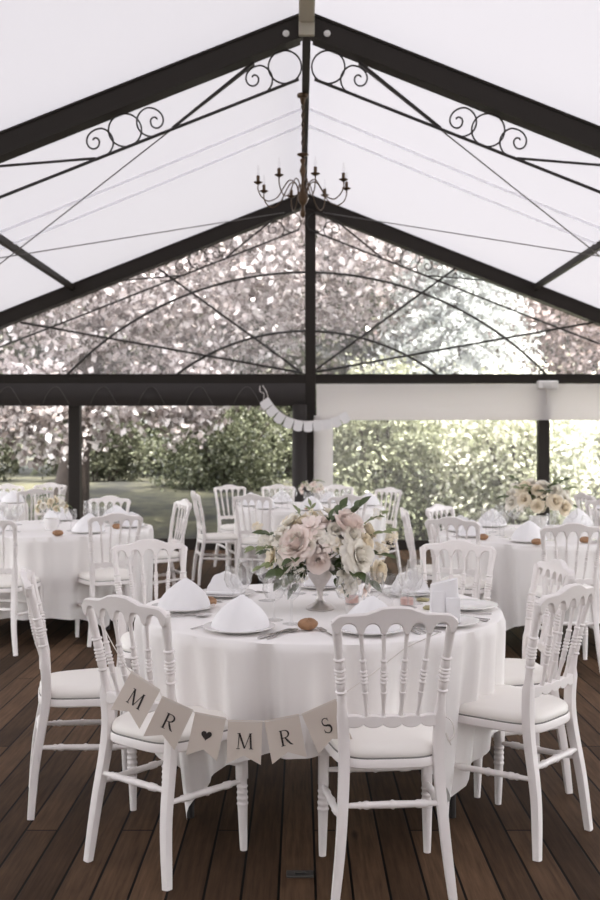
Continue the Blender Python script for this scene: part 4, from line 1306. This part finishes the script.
# silver spruce between them
root = empty('silver_spruce', (3.0, 24.0 * KD, GZ))
m = MB(); m.tube([(0, 0, 0), (0, 0, 7.0)], [.16, .03], 10); obj('trunk', m, M['bark'], root)
P = []
for k in range(210):
    h = 1.0 + 5.6 * (k / 210); a = k * 2.399; ln = 2.3 * (1 - (h - 1.0) / 6.6) ** .8 + .15
    t = rng.uniform(.12, 1, 150)[:, None]
    base = np.array([0, 0, h]); tip = np.array([math.cos(a) * ln, math.sin(a) * ln, h - .30 * ln])
    p = base + (tip - base) * t + rng.normal(size=(150, 3)) * np.array([.10, .10, .05]) - np.array([0, 0, .12]) * (t ** 2)
    P.append(p)
obj('crown', leaf_mesh('crown', np.concatenate(P), .13, .045, M['lfw'], .2), None, root)
tag(root, 'pale silvery spruce with drooping tiers between the two copper beeches', 'tree')
# shrubs and hedges
def shrub(name, c, rad, n, mat, label, group, leaf=(.095, .06), cr=.2, per=85, seed=1, cat='shrub'):
    root = empty(name, (c[0], c[1] * KD, GZ))
    m = MB(); q = random.Random(seed)
    for k in range(6):
        a = q.random() * 6.28
        m.tube(catmull([(q.uniform(-.1, .1), q.uniform(-.1, .1), 0), (math.cos(a) * rad[0] * .3, math.sin(a) * rad[1] * .3, rad[2] * .7), (math.cos(a) * rad[0] * .6, math.sin(a) * rad[1] * .6, rad[2] * 1.3)], 5), .03, 6)
    obj('stems', m, M['bark'], root)
    P = cloud((0, 0, c[2] - GZ), rad, n, per, cr, shell=.35, zmin=.02)
    obj('foliage', leaf_mesh('foliage', P, leaf[0], leaf[1], M[mat], .1), None, root)
    tag(root, label, cat, group)
GH = 'bright shrubs beyond the right side of the gable'
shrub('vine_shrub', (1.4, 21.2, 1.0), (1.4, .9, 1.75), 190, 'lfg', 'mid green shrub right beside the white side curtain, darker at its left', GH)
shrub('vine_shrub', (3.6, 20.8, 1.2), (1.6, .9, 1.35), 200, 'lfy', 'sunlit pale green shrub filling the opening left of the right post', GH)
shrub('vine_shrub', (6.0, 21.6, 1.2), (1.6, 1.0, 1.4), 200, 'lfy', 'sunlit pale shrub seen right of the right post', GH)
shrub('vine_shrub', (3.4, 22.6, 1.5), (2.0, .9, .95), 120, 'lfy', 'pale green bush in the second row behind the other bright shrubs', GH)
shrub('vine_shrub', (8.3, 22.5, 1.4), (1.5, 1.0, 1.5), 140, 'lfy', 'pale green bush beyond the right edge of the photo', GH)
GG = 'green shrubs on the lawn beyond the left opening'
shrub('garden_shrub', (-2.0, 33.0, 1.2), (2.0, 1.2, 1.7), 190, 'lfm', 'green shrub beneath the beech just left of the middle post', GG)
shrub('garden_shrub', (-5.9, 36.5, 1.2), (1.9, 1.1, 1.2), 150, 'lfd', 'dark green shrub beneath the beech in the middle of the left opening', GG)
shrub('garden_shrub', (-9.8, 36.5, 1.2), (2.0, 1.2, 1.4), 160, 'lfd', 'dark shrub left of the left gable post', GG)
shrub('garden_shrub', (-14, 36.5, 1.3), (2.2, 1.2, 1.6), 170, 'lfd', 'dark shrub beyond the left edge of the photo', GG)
# woodland behind
q = random.Random(5)
WD = ['dark broadleaf tree of the wood, far left behind the beech', 'dark broadleaf tree of the wood behind the left gable post', 'dark broadleaf tree of the wood behind the middle of the left opening',
      'dark broadleaf tree of the wood behind the middle post', 'broadleaf tree of the wood behind the silver spruce', 'broadleaf tree of the wood behind the right gable post', 'broadleaf tree of the wood at the far right']
for i, lb in enumerate(WD):
    x = -19 + i * 6.3; y = 43 + q.uniform(-2, 2); hh = 10 + q.uniform(-1, 1)
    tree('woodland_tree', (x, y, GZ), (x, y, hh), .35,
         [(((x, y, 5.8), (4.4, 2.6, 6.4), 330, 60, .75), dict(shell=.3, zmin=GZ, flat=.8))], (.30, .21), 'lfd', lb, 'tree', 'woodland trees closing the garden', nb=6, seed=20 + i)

# ------------------------------------------------------------------ light, world, camera
sun = bpy.data.lights.new('sun', 'SUN'); sun.energy = 7.2; sun.angle = math.radians(.6); sun.color = (1, .93, .83)
so = bpy.data.objects.new('sun', sun); C.objects.link(so)
SD = Vector((.14, -.24, .90)).normalized()      # towards the sun
so.rotation_mode = 'QUATERNION'; so.rotation_quaternion = SD.to_track_quat('Z', 'Y')
w = bpy.data.worlds.new('world'); bpy.context.scene.world = w; w.use_nodes = True
nt = w.node_tree
for n in list(nt.nodes): nt.nodes.remove(n)
out = nt.nodes.new('ShaderNodeOutputWorld'); bg = nt.nodes.new('ShaderNodeBackground'); sky = nt.nodes.new('ShaderNodeTexSky')
sky.sky_type = 'NISHITA'; sky.sun_disc = False; sky.sun_elevation = math.asin(SD.z); sky.sun_rotation = math.atan2(SD.x, SD.y)
sky.air_density = 1.0; sky.dust_density = 3.0; sky.ozone_density = 1.0
hs = nt.nodes.new('ShaderNodeHueSaturation'); hs.inputs['Saturation'].default_value = .05
nt.links.new(sky.outputs[0], hs.inputs['Color']); nt.links.new(hs.outputs[0], bg.inputs[0]); nt.links.new(bg.outputs[0], out.inputs[0])
bg.inputs[1].default_value = .52

cam = bpy.data.cameras.new('camera'); co = bpy.data.objects.new('camera', cam); C.objects.link(co)
co.location = (0, 0, CAM_H); co.rotation_euler = (PI / 2, 0, 0)
cam.sensor_fit = 'VERTICAL'; cam.sensor_height = 36; cam.lens = 40
cam.shift_y = (440 - 450) / 900.0 * 1.0
cam.clip_end = 300
cam.dof.use_dof = True; cam.dof.focus_distance = 3.5; cam.dof.aperture_fstop = 4.5
sc = bpy.context.scene
sc.camera = co
sc.view_settings.view_transform = 'Standard'; sc.view_settings.look = 'None'
sc.view_settings.gamma = 1; sc.view_settings.use_curve_mapping = False
sc.view_settings.exposure = 1.36
sc.cycles.use_denoising = True
sc.cycles.max_bounces = 10; sc.cycles.diffuse_bounces = 5; sc.cycles.transparent_max_bounces = 24
